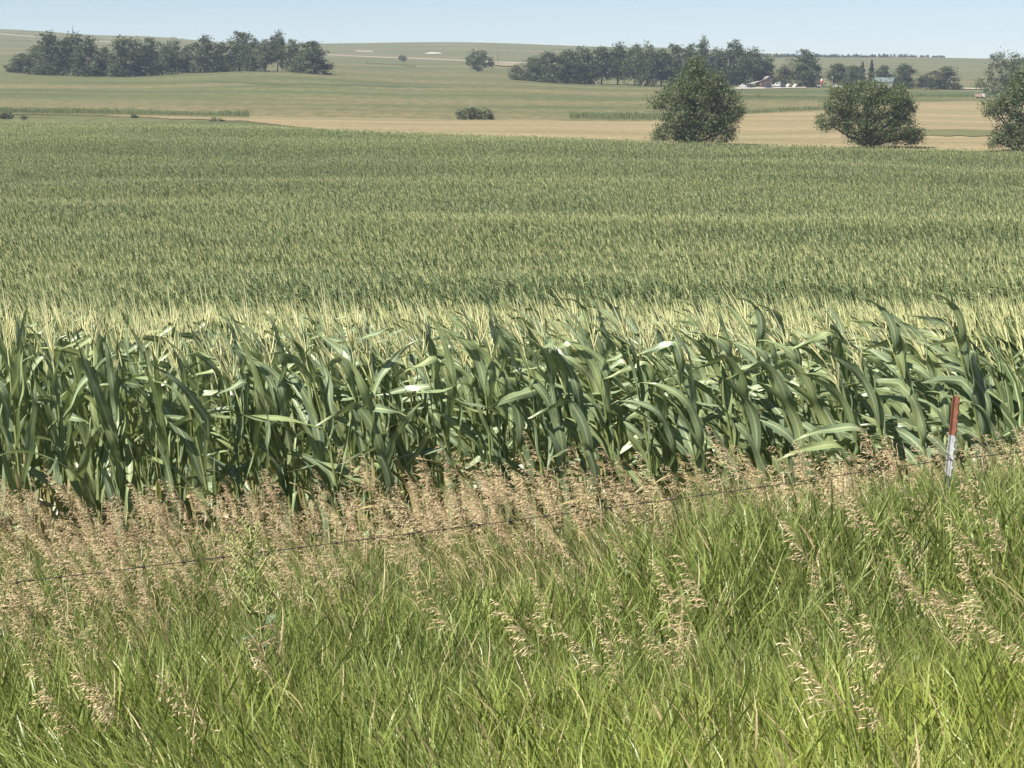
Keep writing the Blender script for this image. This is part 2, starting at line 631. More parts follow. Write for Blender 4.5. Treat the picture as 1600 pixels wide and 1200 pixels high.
def drape(name, top, bot, mat, lift=0.12, nx=80, ny=14, kind='structure', wob=0.0, **kw):
    """a sheet of land cover lying on the terrain; top and bot are its edges as seen (column, row)"""
    x0 = max(top[0][0], bot[0][0]); x1 = min(top[-1][0], bot[-1][0])
    rows = []
    rr = random.Random(hash(name) % 1000 if False else len(name))
    for j in range(ny + 1):
        rows.append([])
    for i in range(nx + 1):
        px = x0 + (x1 - x0) * i / nx
        yt = float(interp(top, px)) + wob * (float(vnoise(px * 0.05, 3.3)) - .5)
        yb = float(interp(bot, px)) + wob * (float(vnoise(px * 0.05, 7.7)) - .5)
        ht = hit(px, yt); hb = hit(px, yb)
        for j in range(ny + 1):
            t = j / ny
            x = ht[0] * t + hb[0] * (1 - t); Y = ht[1] * t + hb[1] * (1 - t)
            rows[j].append((x, Y, 0.0))
    mb = MB()
    for j in range(ny + 1):
        arr = np.array(rows[j])
        arr[:, 2] = ground(arr[:, 0], arr[:, 1]) + lift
        rows[j] = arr.tolist()
    mb.quadstrip(rows)
    return obj(name, mb.mesh(name, [mat], True), kind=kind, **kw)


# pale stubble between the corn and the meadows
drape('stubble_field', [(-60, 176), (0, 176), (150, 178.5), (250, 180), (390, 182), (700, 187), (1000, 190), (1090, 188), (1160, 179), (1300, 170), (1420, 161), (1500, 159), (1680, 158)],
      [(-60, 178), (0, 178), (150, 181), (250, 185), (390, 190), (520, 206), (700, 216), (1000, 226), (1200, 232), (1400, 236), (1680, 240)], M['stubble'], 0.12, 160, 22, wob=2.0)
drape('grass_strip', [(1425, 204), (1500, 204), (1680, 206)], [(1425, 212), (1500, 214), (1680, 216)], M['pasture'], 0.20, 30, 4, wob=2.5)
drape('meadow', [(1120, 141), (1300, 142), (1450, 144), (1680, 145)], [(1120, 146), (1300, 147), (1450, 149), (1680, 150)], M['green_strip'], 0.07, 40, 4)
drape('dirt_road', [(-80, 50.5), (0, 52.2), (60, 56), (110, 60.5), (170, 64), (300, 73), (420, 80.5), (510, 85), (600, 89), (700, 93), (800, 97.2), (870, 99)],
      [(-80, 51.8), (0, 53.8), (60, 57.6), (110, 62), (170, 65.6), (300, 74.6), (420, 82), (510, 86.4), (600, 90.6), (700, 94.6), (800, 99), (870, 100.6)], M['dirt_road'], 0.2, 140, 3)
drape('bare_soil', [(664, 83.6), (672, 81.8), (685, 82.4), (690, 83.4)], [(664, 84.2), (672, 84.4), (685, 84.2), (690, 84)], M['pale_soil'], 0.2, 14, 3)
drape('bare_bank', [(556, 79.4), (582, 79.8)], [(556, 80.4), (582, 81)], M['pale_soil'], 0.2, 14, 3)
drape('bare_yard', [(765, 100.5), (785, 99.5), (812, 100)], [(765, 102), (785, 104), (812, 105)], M['stubble'], 0.5, 16, 3)
drape('farm_yard', [(1148, 138), (1190, 138), (1260, 137)], [(1148, 139.8), (1190, 139.6), (1260, 138)], M['pale_soil'], 0.3, 30, 3)
drape('farm_track', [(1484, 138.6), (1540, 139.4)], [(1484, 139.6), (1540, 140.8)], M['pale_soil'], 0.4, 16, 3)
drape('green_band', [(330, 128.4), (430, 129.5), (520, 130.5), (640, 134), (760, 137.4)], [(330, 128.8), (430, 133), (520, 134), (640, 137), (760, 137.8)], M['green_strip'], 0.05, 60, 3, wob=2.0)

# ------------------------------------------------------------------ corn
UP = Vector((0, 0, 1))
WIND = Vector((-1, 0.12, 0)).normalized()


def gen_leaf(rng, p0, phi, L, W, wind, elev, grav, nseg, cross, rnd, kink):
    d = Vector((math.cos(phi) * math.cos(elev), math.sin(phi) * math.cos(elev), math.sin(elev)))
    side = d.cross(UP)
    if side.length < 1e-3:
        side = Vector((0, 1, 0))
    side.normalize()
    p = Vector(p0)
    rows = []
    tw = rng.uniform(-2.0, 2.0)
    ph = rng.uniform(0, 6.3); fr = rng.uniform(9, 16)
    kpos = rng.uniform(0.28, 0.6)
    fold0 = rng.uniform(0.15, 0.5)
    und = L * rng.uniform(0.004, 0.016) if nseg > 8 else 0.0
    uf = rng.uniform(9, 17)
    along = []
    for j in range(nseg + 1):
        t = j / nseg
        w = W * (min(1.0, 0.45 + 2.2 * t) if t < 0.25 else 1.0) * (1 - max(0, (t - 0.45) / 0.55) ** 1.7)
        w = max(w, 0.002)
        nrm = side.cross(d).normalized()
        sd = side * math.cos(tw * t) + nrm * math.sin(tw * t)
        nn = sd.cross(d).normalized()
        fold = fold0 * (1 - 0.7 * t)
        row = []
        for a in cross:
            ruf = 0.15 * W * math.sin(fr * t + ph + (1.7 if a > 0 else 0)) * abs(a) ** 2 * (0.3 + t)
            row.append(p + sd * (a * w / 2) + nn * (abs(a) * fold * w / 2 + ruf + und * math.sin(uf * t + ph)))
        rows.append(row)
        along.append(t)
        step = L / nseg
        p = p + d * step
        g = grav * (0.35 + 1.6 * t)
        if kink and abs(t - kpos) < 0.6 / nseg:
            g += rng.uniform(2.5, 7.0) * nseg / 10
        d = (d + Vector((0, 0, -1)) * g * (1.0 / nseg) * 1.6 + WIND * wind * (0.5 + t) * 2.5 / nseg).normalized()
        side = (side - d * side.dot(d)).normalized()
    mb = MB()
    mb.quadstrip(rows, 0, list(cross), along, rnd)
    return mb


def gen_corn(seed, wind, tassel=True, hi=True, height=None, nleaf=None):
    rng = random.Random(seed)
    H = height or rng.uniform(1.50, 1.74)
    lean = wind * rng.uniform(0.35, 0.70) + rng.uniform(-0.05, 0.05)
    leany = rng.uniform(-0.07, 0.07)

    def axis(t):
        return Vector((-lean * t ** 2.0, leany * t * t, H * t))
    n = 10 if hi else 3
    stalk = MB()
    stalk.tube([axis(j / n) - Vector((0, 0, 0.05 if j == 0 else 0)) for j in range(n + 1)], [0.0135 * (1 - 0.62 * j / n) * (1.12 if (j % 2 and hi) else 1) for j in range(n + 1)], 6 if hi else 3, 0, True, rng.random())
    leaves = []
    nl = nleaf or (rng.choice((9, 10, 10, 11)) if hi else 7)
    phi0 = rng.uniform(0, math.pi)
    for i in range(nl):
        f = i / (nl - 1)
        t = 0.14 + (0.80 if hi else 0.70) * f
        phi = phi0 + math.pi * i + rng.uniform(-0.5, 0.5)
        L = 0.92 * (0.60 + 0.34 * math.sin(math.pi * min(1, 0.15 + f * 0.8))) * rng.uniform(0.85, 1.12) * (0.80 if f > 0.9 else (0.92 if f > 0.75 else 1))
        W = 0.55 * (0.088 + 0.032 * math.sin(math.pi * (0.2 + 0.65 * f))) * rng.uniform(0.88, 1.15) * (0.8 if f > 0.9 else 1)
        kindl = rng.random()
        kk = False
        if kindl < 0.52:                     # rises close to the stalk, folds over and hangs
            elev = math.radians(rng.uniform(72, 88)); grav = rng.uniform(0.15, 0.55); kk = True
        elif kindl < 0.60:                  # arching
            elev = math.radians(rng.uniform(56, 74)); grav = rng.uniform(0.8, 1.5)
        else:                               # stiff, streaming with the wind
            elev = math.radians(rng.uniform(70, 87)); grav = rng.uniform(0.05, 0.4)
        wv = wind * rng.uniform(0.6, 1.7)
        rnd = min(1, max(0, 0.22 + 0.5 * f + rng.uniform(-0.25, 0.25)))
        grav *= 1 - 0.45 * wind
        kk = kk and rng.random() < 1.0 - 0.55 * wind
        if hi and f < 0.2 and rng.random() < 0.6:
            rnd = 2.0; grav *= 1.8; W *= 0.7
        if hi:
            lf = gen_leaf(rng, axis(t), phi, L, W, wv, elev, grav, 17, (-1, -0.5, 0, 0.5, 1), rnd, kk)
        else:
            lf = gen_leaf(rng, axis(t), phi, L, W * 1.1, wv, elev, grav, 5, (-1, 0, 1), rnd, kk)
        leaves.append(lf)
    ts = None
    if tassel:
        ts = MB()
        top = axis(1.0)
        d0 = (axis(1.0) - axis(0.85)).normalized()
        nb = rng.randint(6, 10) if hi else rng.randint(2, 4)
        L0 = rng.uniform(0.26, 0.42) + (0.14 if rng.random() < 0.2 else 0)

        def branch(p, d, L, r, bend, segs):
            pts = []; rad = []
            q = Vector(p)
            for j in range(segs + 1):
                pts.append(q.copy())
                rad.append(r * (0.75 if j == 0 else 1.0) * (1 - 0.75 * (j / segs) ** 2))
                d = (d + WIND * wind * bend + Vector((0, 0, -0.03))).normalized()
                q = q + d * (L / segs)
            ts.tube(pts, rad, 4 if hi else 3, 0, False, rng.random())
        rr = 0.0050 if hi else 0.0085
        branch(top - d0 * 0.03, d0, L0 + 0.05, rr * 1.1, 0.06, 6 if hi else 2)
        for k in range(nb):
            an = rng.uniform(0, 2 * math.pi)
            el = math.radians(rng.uniform(48, 74))
            d = Vector((math.cos(an) * math.cos(el), math.sin(an) * math.cos(el), math.sin(el))) + d0 * 0.5
            branch(top + d0 * (0.02 + 0.09 * rng.random()), d.normalized(), rng.uniform(0.13, 0.25), rr * 0.8, 0.16, 4 if hi else 2)
    return stalk, leaves, ts


# the front rows: every plant is an object with stalk, leaves and tassel
HI = []
for wl in range(4):
    wnd = [0.10, 0.34, 0.58, 0.78][wl]
    group_v = []
    for s in range(7):
        st, lv, ts = gen_corn(100 + wl * 37 + s, wnd, True, True)
        group_v.append((st.mesh('corn_stalk', [M['corn_stalk']], True),
                        [l.mesh('corn_leaf', [M['corn_leaf']], True) for l in lv],
                        ts.mesh('corn_tassel', [M['tassel']], True)))
    HI.append(group_v)

ORD = ['first', 'second', 'third', 'fourth', 'fifth', 'sixth', 'seventh', 'eighth', 'ninth', 'tenth', 'eleventh', 'twelfth', 'thirteenth', 'fourteenth',
       'fifteenth', 'sixteenth', 'seventeenth', 'eighteenth', 'nineteenth', 'twentieth', 'twenty-first', 'twenty-second', 'twenty-third', 'twenty-fourth',
       'twenty-fifth', 'twenty-sixth', 'twenty-seventh', 'twenty-eighth', 'twenty-ninth', 'thirtieth', 'thirty-first', 'thirty-second', 'thirty-third',
       'thirty-fourth', 'thirty-fifth', 'thirty-sixth', 'thirty-seventh', 'thirty-eighth', 'thirty-ninth', 'fortieth', 'forty-first', 'forty-second',
       'forty-third', 'forty-fourth', 'forty-fifth', 'forty-sixth', 'forty-seventh', 'forty-eighth', 'forty-ninth', 'fiftieth', 'fifty-first', 'fifty-second']
ROW_SLOPE = 0.135
ROW_GAP = 0.76
crng = random.Random(77)
lo_pts = []          # (x, Y, scale, leanx, yaw, kind, tint)
n_ind = 0
MAX_IND = 300


def wind_at(x, Y):
    w = 0.28 + 0.17 * (x + 0.8) + 0.5 * (float(vnoise(x * 0.55 + 20, Y * 0.5)) - 0.5)
    return min(1.0, max(0.0, w + crng.uniform(-0.18, 0.18)))


for row in range(0, 9):
    # plants of this row from left to right
    xl = -0.42 * 14 - 1.5
    x = xl + crng.random() * 0.2
    plants = []
    while x < 6.6:
        Y = 12.95 + row * ROW_GAP + ROW_SLOPE * x + crng.uniform(-0.05, 0.05)
        plants.append((x, Y))
        x += crng.uniform(0.145, 0.225) if row == 0 else crng.uniform(0.17, 0.26)
    inview = [(x, Y) for x, Y in plants if abs(px_x(800 + 830, Y, EYE - 2)) > abs(x)]
    outview = [p for p in plants if p not in inview]
    for k, (x, Y) in enumerate(inview):
        if n_ind >= MAX_IND:
            outview.append((x, Y))
            continue
        n_ind += 1
        w = wind_at(x, Y)
        lev = min(3, int(w * 4))
        st, lv, ts = crng.choice(HI[lev])
        sc = crng.uniform(0.93, 1.06) * (1.0 + 0.03 * float(vnoise(x * 0.7, 4.0)))
        if x < -2.9 and row == 0 and crng.random() < 0.5:
            sc *= 1.09
        tall = sc > 1.055
        if row == 0:
            look = 'tall' if tall else ('wind-bent' if lev >= 2 else ('upright' if lev == 0 else 'leaning'))
            lab = f'{look} corn plant, {ORD[min(k, len(ORD) - 1)]} from the left edge in the front row by the tan grass'
            grp = 'corn plants of the front row'
        else:
            lab = f'green tasselled corn plant in the {ORD[row]} corn row, behind the front row'
            grp = f'corn plants of the {ORD[row]} row'
        root = obj('corn_plant', st, None, (x, Y, G(x, Y) - 0.02), (crng.uniform(-.06, .06), crng.uniform(-.07, .05), crng.uniform(-.35, .35)), (sc, sc, sc), None, lab, 'corn plant', grp)
        for l in lv:
            obj('leaf', l, root)
        obj('tassel', ts, root)
    for x, Y in outview:
        lo_pts.append((x, Y, crng.uniform(0.93, 1.06), -0.05, crng.uniform(-.4, .4), 0, 0.1))


def end_row(px):
    """far edge of the corn field: farther off on the left"""
    return np.interp(px, [-400, 0, 360, 500, 1000, 1600, 2000], [181, 185, 190, 195, 213, 229, 238])


frng = np.random.RandomState(11)
row = 9
while True:
    Y0 = 12.95 + row * ROW_GAP
    if Y0 > 440:
        break
    sp = 0.19 if Y0 < 40 else (0.21 if Y0 < 90 else (0.28 if Y0 < 170 else 0.40))
    hw = 0.295 * Y0 + 2.5
    xs = np.arange(-hw, hw, sp)
    xs = xs + frng.uniform(-0.3, 0.3, len(xs)) * sp
    Yr = Y0 + ROW_SLOPE * xs * (1 if Y0 < 60 else 1) + frng.uniform(-0.06, 0.06, len(xs)) + 0.8 * (vnoise(xs * 0.04, Y0 * 0.02) - .5)
    ok = (row_of(Yr, ground(xs, Yr) + CORN_H) > end_row(800 + xs / (Yr * 1.0145) * FPX)) & (Yr < 395) & (np.abs(xs) < 0.30 * Yr + 2.0) & (Yr > 19.0 if Y0 > 22 else Yr > 0)
    xs = xs[ok]; Yr = Yr[ok]
    # stripes of more and of less tasselled corn across the slope
    tn = 0.6 * vnoise(xs * 0.035 + 40, Yr * 0.085 + 0.02 * xs) + 0.4 * vnoise(xs * 0.07 + 11, Yr * 0.32)
    prob = 0.64 + 1.0 * (tn - 0.5)
    # the darker belt half way down and the yellow shoulder near the front
    rw = row_of(Yr, ground(xs, Yr) + CORN_H)
    px = 800 + xs / (Yr * 1.0145) * FPX
    belt = np.exp(-((rw - (418 + (px - 800) * 0.012)) / 25.0) ** 2) * sstep(100, 500, px)
    belt2 = 0.7 * np.exp(-((rw - 258) / 9.0) ** 2) * sstep(250, 700, px)
    should = sstep(436, 470, rw)
    prob = prob - 0.34 * belt - 0.26 * belt2 + 0.45 * should + 0.2 * sstep(262, 220, rw)
    tas = frng.rand(len(xs)) < prob
    tint = np.clip(0.26 + 0.9 * (tn - 0.4) + frng.uniform(-0.16, 0.22, len(xs)) - 0.20 * belt - 0.12 * belt2 + 0.14 * should, 0, 0.85)
    hs = frng.uniform(0.78, 1.06, len(xs)) * (1 - 0.08 * sstep(30, 70, Yr)) * (1 + 0.10 * (vnoise(xs * 0.06 + 70, Yr * 0.12) - .5))
    for a in range(len(xs)):
        lo_pts.append((xs[a], Yr[a], hs[a], frng.uniform(-0.14, 0.02), frng.uniform(-0.6, 0.6), 0 if tas[a] else 1, tint[a]))
    row += 1


def scatter(name, protos, pts, kind_label, cat, group=None, zoff=0.0):
    """one stuff object: plants standing on the land, prototype chosen by index.
    pts rows: x, Y, scale, lean, yaw, proto index, tint"""
    P = np.array(pts, float)
    z = ground(P[:, 0], P[:, 1]) + zoff
    me = bpy.data.meshes.new(name)
    me.from_pydata(np.stack([P[:, 0], P[:, 1], z], 1).tolist(), [], [])
    n = len(P)

    def put(nm, typ, key, arr):
        at = me.attributes.new(nm, typ, 'POINT')
        at.data.foreach_set(key, np.ascontiguousarray(arr).ravel())
    put('scl', 'FLOAT', 'value', P[:, 2].astype(np.float32))
    rot = np.zeros((n, 3), np.float32)
    rot[:, 1] = P[:, 3]; rot[:, 2] = P[:, 4]
    put('rot', 'FLOAT_VECTOR', 'vector', rot)
    put('vi', 'INT', 'value', P[:, 5].astype(np.int32))
    put('tint', 'FLOAT', 'value', P[:, 6].astype(np.float32))
    o = obj(name, me, kind='stuff', label=kind_label, cat=cat, group=group)
    ng = bpy.data.node_groups.new(name, 'GeometryNodeTree')
    ng.interface.new_socket('Geometry', in_out='INPUT', socket_type='NodeSocketGeometry')
    ng.interface.new_socket('Geometry', in_out='OUTPUT', socket_type='NodeSocketGeometry')
    gi = ng.nodes.new('NodeGroupInput'); go = ng.nodes.new('NodeGroupOutput')
    jn = ng.nodes.new('GeometryNodeJoinGeometry')

    def named(nm, typ):
        a = ng.nodes.new('GeometryNodeInputNamedAttribute')
        a.data_type = typ
        a.inputs['Name'].default_value = nm
        return a.outputs['Attribute']
    s_scl = named('scl', 'FLOAT'); s_rot = named('rot', 'FLOAT_VECTOR'); s_vi = named('vi', 'INT')
    e2r = ng.nodes.new('FunctionNodeEulerToRotation')
    ng.links.new(s_rot, e2r.inputs[0])
    for i, pm in enumerate(protos):
        po = bpy.data.objects.new(name + '_source', pm)
        oi = ng.nodes.new('GeometryNodeObjectInfo')
        oi.transform_space = 'ORIGINAL'
        oi.inputs['Object'].default_value = po
        oi.inputs['As Instance'].default_value = False
        cmpn = ng.nodes.new('FunctionNodeCompare')
        cmpn.data_type = 'INT'; cmpn.operation = 'EQUAL'
        ng.links.new(s_vi, cmpn.inputs[2])
        cmpn.inputs[3].default_value = i
        ip = ng.nodes.new('GeometryNodeInstanceOnPoints')
        ng.links.new(gi.outputs[0], ip.inputs['Points'])
        ng.links.new(cmpn.outputs[0], ip.inputs['Selection'])
        ng.links.new(oi.outputs['Geometry'], ip.inputs['Instance'])
        ng.links.new(e2r.outputs[0], ip.inputs['Rotation'])
        ng.links.new(s_scl, ip.inputs['Scale'])
        ng.links.new(ip.outputs[0], jn.inputs[0])
    ng.links.new(jn.outputs[0], go.inputs[0])
    md = o.modifiers.new('scatter', 'NODES')
    md.node_group = ng
    return o


def lo_corn(seed, wind, tassel):
    st, lv, ts = gen_corn(seed, wind, tassel, False)
    mb = MB()
    mb.add(st)
    for l in lv:
        l.m = [1] * len(l.m); mb.add(l)
    if ts:
        ts.m = [2] * len(ts.m); mb.add(ts)
    return mb.mesh('corn_plant', [M['corn_stalk'], M['corn_leaf_field'], M['tassel_field']])


NV = 7
protos = [lo_corn(500 + i, 0.25 + 0.07 * i, True) for i in range(NV)] + [lo_corn(600 + i, 0.2 + 0.07 * i, False) for i in range(NV)]
pts = []
for p in lo_pts:
    k = crng.randrange(NV) + (NV if p[5] == 1 else 0)
    pts.append((*p[:5], k, p[6]))
scatter('corn_field', protos, pts, 'wide field of tasselled corn falling away behind the front rows', 'corn field')

# strips of corn beyond the stubble
def far_corn(name, edge, depth_rows, label, gap=1.6, hgt=0.95):
    """edge: list of (column, row) of the foot of the strip's near side"""
    P = []
    n = int((edge[-1][0] - edge[0][0]) / 0.9)
    hits = [hit(edge[0][0] + (edge[-1][0] - edge[0][0]) * i / 24, float(interp(edge, edge[0][0] + (edge[-1][0] - edge[0][0]) * i / 24))) for i in range(25)]
    hx = np.array([h[0] for h in hits]); hY = np.array([h[1] for h in hits])
    length = abs(hx[-1] - hx[0])
    for r in range(depth_rows):
        m = int(length / 0.36)
        tt = (np.arange(m) + frng.rand(m)) / m
        x = np.interp(tt, np.linspace(0, 1, 25), hx); Y = np.interp(tt, np.linspace(0, 1, 25), hY) + r * gap + frng.uniform(-.3, .3, m)
        x = x * (Y / np.maximum(Y - r * gap, 1))
        for a in range(m):
            P.append((x[a], Y[a], hgt * frng.uniform(0.6, 1.1) * (0.7 + 0.5 * float(vnoise(x[a] * 0.07, 5.0))), frng.uniform(-.15, .05), frng.uniform(-.8, .8), NV + frng.randint(NV), frng.uniform(0, .2)))
    return scatter(name, protos, P, label, 'corn strip')


far_corn('far_corn', [(-90, 179), (0, 179.5), (150, 181), (250, 182.5), (390, 185.5)], 9, 'dark green corn edge above the pale track at the left', 1.2)
far_corn('far_corn', [(890, 188), (960, 189.5), (1050, 190)], 8, 'dark corn strip just left of the big pointed tree', 1.2)
far_corn('far_corn', [(1130, 181), (1200, 178.5), (1305, 174)], 6, 'corn strip above the stubble between the two big round trees', 1.2)
far_corn('far_corn', [(1130, 156), (1310, 156)], 6, 'dark corn strip below the white farm vehicles', 1.2)
far_corn('far_corn', [(1410, 154), (1600, 154)], 5, 'dark narrow corn strip below the round tree at the right', 1.2)
far_corn('far_corn', [(572, 101), (600, 102), (650, 106)], 3, 'short dark corn strip below the small round hillside bush', 1.4)

# ------------------------------------------------------------------ grass bank
def gen_tuft(seed, wind, nb=25, Lr=(0.34, 0.70), spread=0.085):
    rng = random.Random(seed)
    mb = MB()
    for _ in range(nb):
        an = rng.uniform(0, 6.283); r = spread * math.sqrt(rng.random())
        p = Vector((r * math.cos(an), r * math.sin(an), -0.02))
        L = rng.uniform(*Lr)
        tilt = abs(rng.gauss(0.12, 0.24))
        culm = rng.random() < 0.42          # a leaf half way up a culm
        if culm:
            hz = rng.uniform(0.16, 0.48)
            p = p + Vector((-wind * 0.25 * hz, 0, hz))
            L = rng.uniform(0.16, 0.32)
            tilt = rng.uniform(0.25, 0.75)
        az = rng.uniform(0, 6.283)
        d = Vector((math.sin(tilt) * math.cos(az), math.sin(tilt) * math.sin(az), math.cos(tilt)))
        W = rng.uniform(0.0050, 0.0098) if culm else rng.uniform(0.0042, 0.0082)
        sa = rng.uniform(0, 6.283)
        side = Vector((math.cos(sa), math.sin(sa), 0))
        tw = rng.uniform(-1.6, 1.6)
        ns = 4
        rows = []; al = []
        gr = rng.uniform(0.0, 0.7) if rng.random() < 0.7 else rng.uniform(0.7, 1.6)
        wv = wind * rng.uniform(0.3, 1.5)
        for j in range(ns + 1):
            t = j / ns
            side = (side - d * side.dot(d)).normalized()
            nn = side.cross(d)
            sd = side * math.cos(tw * t) + nn * math.sin(tw * t)
            w = W * (0.6 + 0.4 * min(1, t * 3)) * (1 - t ** 2.4) + 0.0004
            rows.append([p - sd * w / 2, p + sd * w / 2]); al.append(t)
            p = p + d * (L / ns)
            d = (d + Vector((0, 0, -1)) * gr * t * 0.65 + WIND * wv * 0.34 * (0.3 + t)).normalized()
        mb.quadstrip(rows, 0, [-1, 1], al, rng.random())
    return mb


def bake(name, protos, pts, mat, label, cat):
    """stuff as one plain mesh: prototypes (MB, quads only) copied to pts rows x, Y, scale, lean, yaw, index, tint"""
    P = np.array(pts, float)
    z = ground(P[:, 0], P[:, 1])
    V = []; F = []; AL = []; RN = []; TI = []
    off = 0
    for i, mb in enumerate(protos):
        sel = P[:, 5].astype(int) == i
        Q = P[sel]
        if not len(Q):
            continue
        v = np.array(mb.v); f = np.array(mb.f)
        cl, sl = np.cos(Q[:, 3])[:, None], np.sin(Q[:, 3])[:, None]
        cw, sw = np.cos(Q[:, 4])[:, None], np.sin(Q[:, 4])[:, None]
        sc = Q[:, 2][:, None]
        X, Yv, Zv = v[None, :, 0] * sc, v[None, :, 1] * sc, v[None, :, 2] * sc
        X1 = X * cl + Zv * sl; Z1 = -X * sl + Zv * cl          # lean about Y, then yaw
        X2 = X1 * cw - Yv * sw; Y2 = X1 * sw + Yv * cw
        W = np.stack([X2 + Q[:, 0][:, None], Y2 + Q[:, 1][:, None], Z1 + z[sel][:, None]], 2).reshape(-1, 3)
        V.append(W)
        F.append((f[None] + (np.arange(len(Q)) * len(v))[:, None, None]).reshape(-1, 4) + off)
        off += len(W)
        AL.append(np.tile(np.array(mb.b), len(Q)))
        # shift the tone of every tuft a little so copies differ
        RN.append(np.tile(np.array(mb.r), len(Q)))
        TI.append(np.repeat(Q[:, 6], len(v)))
    V = np.concatenate(V).astype(np.float32); F = np.concatenate(F).astype(np.int32)
    me = bpy.data.meshes.new(name)
    me.vertices.add(len(V)); me.vertices.foreach_set('co', V.ravel())
    me.loops.add(F.size); me.loops.foreach_set('vertex_index', F.ravel())
    me.polygons.add(len(F)); me.polygons.foreach_set('loop_start', np.arange(0, F.size, 4, dtype=np.int32))
    for nm, arr in (('along', AL), ('rnd', RN), ('tint', TI)):
        at = me.attributes.new(nm, 'FLOAT', 'POINT')
        at.data.foreach_set('value', np.concatenate(arr).astype(np.float32))
    me.materials.append(mat)
    me.update(calc_edges=True)
    print(name, 'tris', 2 * len(F))
    return obj(name, me, kind='stuff', label=label, cat=cat)


tufts = [gen_tuft(900 + i, [0.15, 0.3, 0.5, 0.75][i % 4]) for i in range(16)]
dry = []
for i in range(3):
    t = gen_tuft(950 + i, 0.5, 14, (0.25, 0.6), 0.09)
    t.r = [0.97 + 0.03 * r for r in t.r]
    dry.append(t)


def fence_Y(x):
    return 9.35 + 0.548 * x


grng = np.random.RandomState(21)
gp = []
for _ in range(15000):
    Y = math.sqrt(grng.uniform(3.4 ** 2, 13.6 ** 2))
    x = grng.uniform(-1, 1) * (0.285 * Y + 1.1)
    lim = 12.75 + ROW_SLOPE * x
    if Y > lim:
        continue
    band = float(sstep(-1.0, 1.3, Y - fence_Y(x) + 0.3))
    if grng.rand() < 0.12 * band:
        continue
    n1 = float(vnoise(x * 1.1 + 5, Y * 1.1))
    n2 = float(vnoise(x * 3.1 + 15, Y * 3.1))
    left = float(sstep(0.4, -1.8, x) * sstep(7.3, 5.6, Y))
    sc = 0.80 + 0.42 * n1 + 0.22 * (n2 - 0.5) + grng.uniform(-0.12, 0.12)
    sc *= 1.0 + 0.32 * float(sstep(0.3, 1.8, x) * sstep(8.4, 9.6, Y))
    sc *= 1.0 - 0.22 * band * float(sstep(1.5, 0.0, x))
    if n2 < 0.24 and grng.rand() < 0.7:
        continue
    lean = -(0.0 + 0.34 * float(vnoise(x * 0.8 + 33, Y * 0.8 + 3)) + 0.95 * left) + grng.uniform(-0.10, 0.10)
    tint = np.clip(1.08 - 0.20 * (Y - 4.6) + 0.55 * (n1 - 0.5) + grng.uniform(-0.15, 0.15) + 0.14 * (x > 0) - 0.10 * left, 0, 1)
    vi = grng.randint(16)
    if grng.rand() < left:
        vi = (vi // 4) * 4 + 3
    dp = 0.02 + 0.05 * float(sstep(0.62, 0.8, vnoise(x * 1.7 + 60, Y * 1.7))) + 0.10 * band
    if grng.rand() < dp:
        vi = 16 + grng.randint(3)
    gp.append((x, Y, sc, lean, grng.uniform(-0.9, 0.9) * (1 - 0.6 * left), vi, tint))
bake('grass', tufts + dry, gp, M['grass'], 'long wind-blown green grass covering the bank below the fence', 'grass')


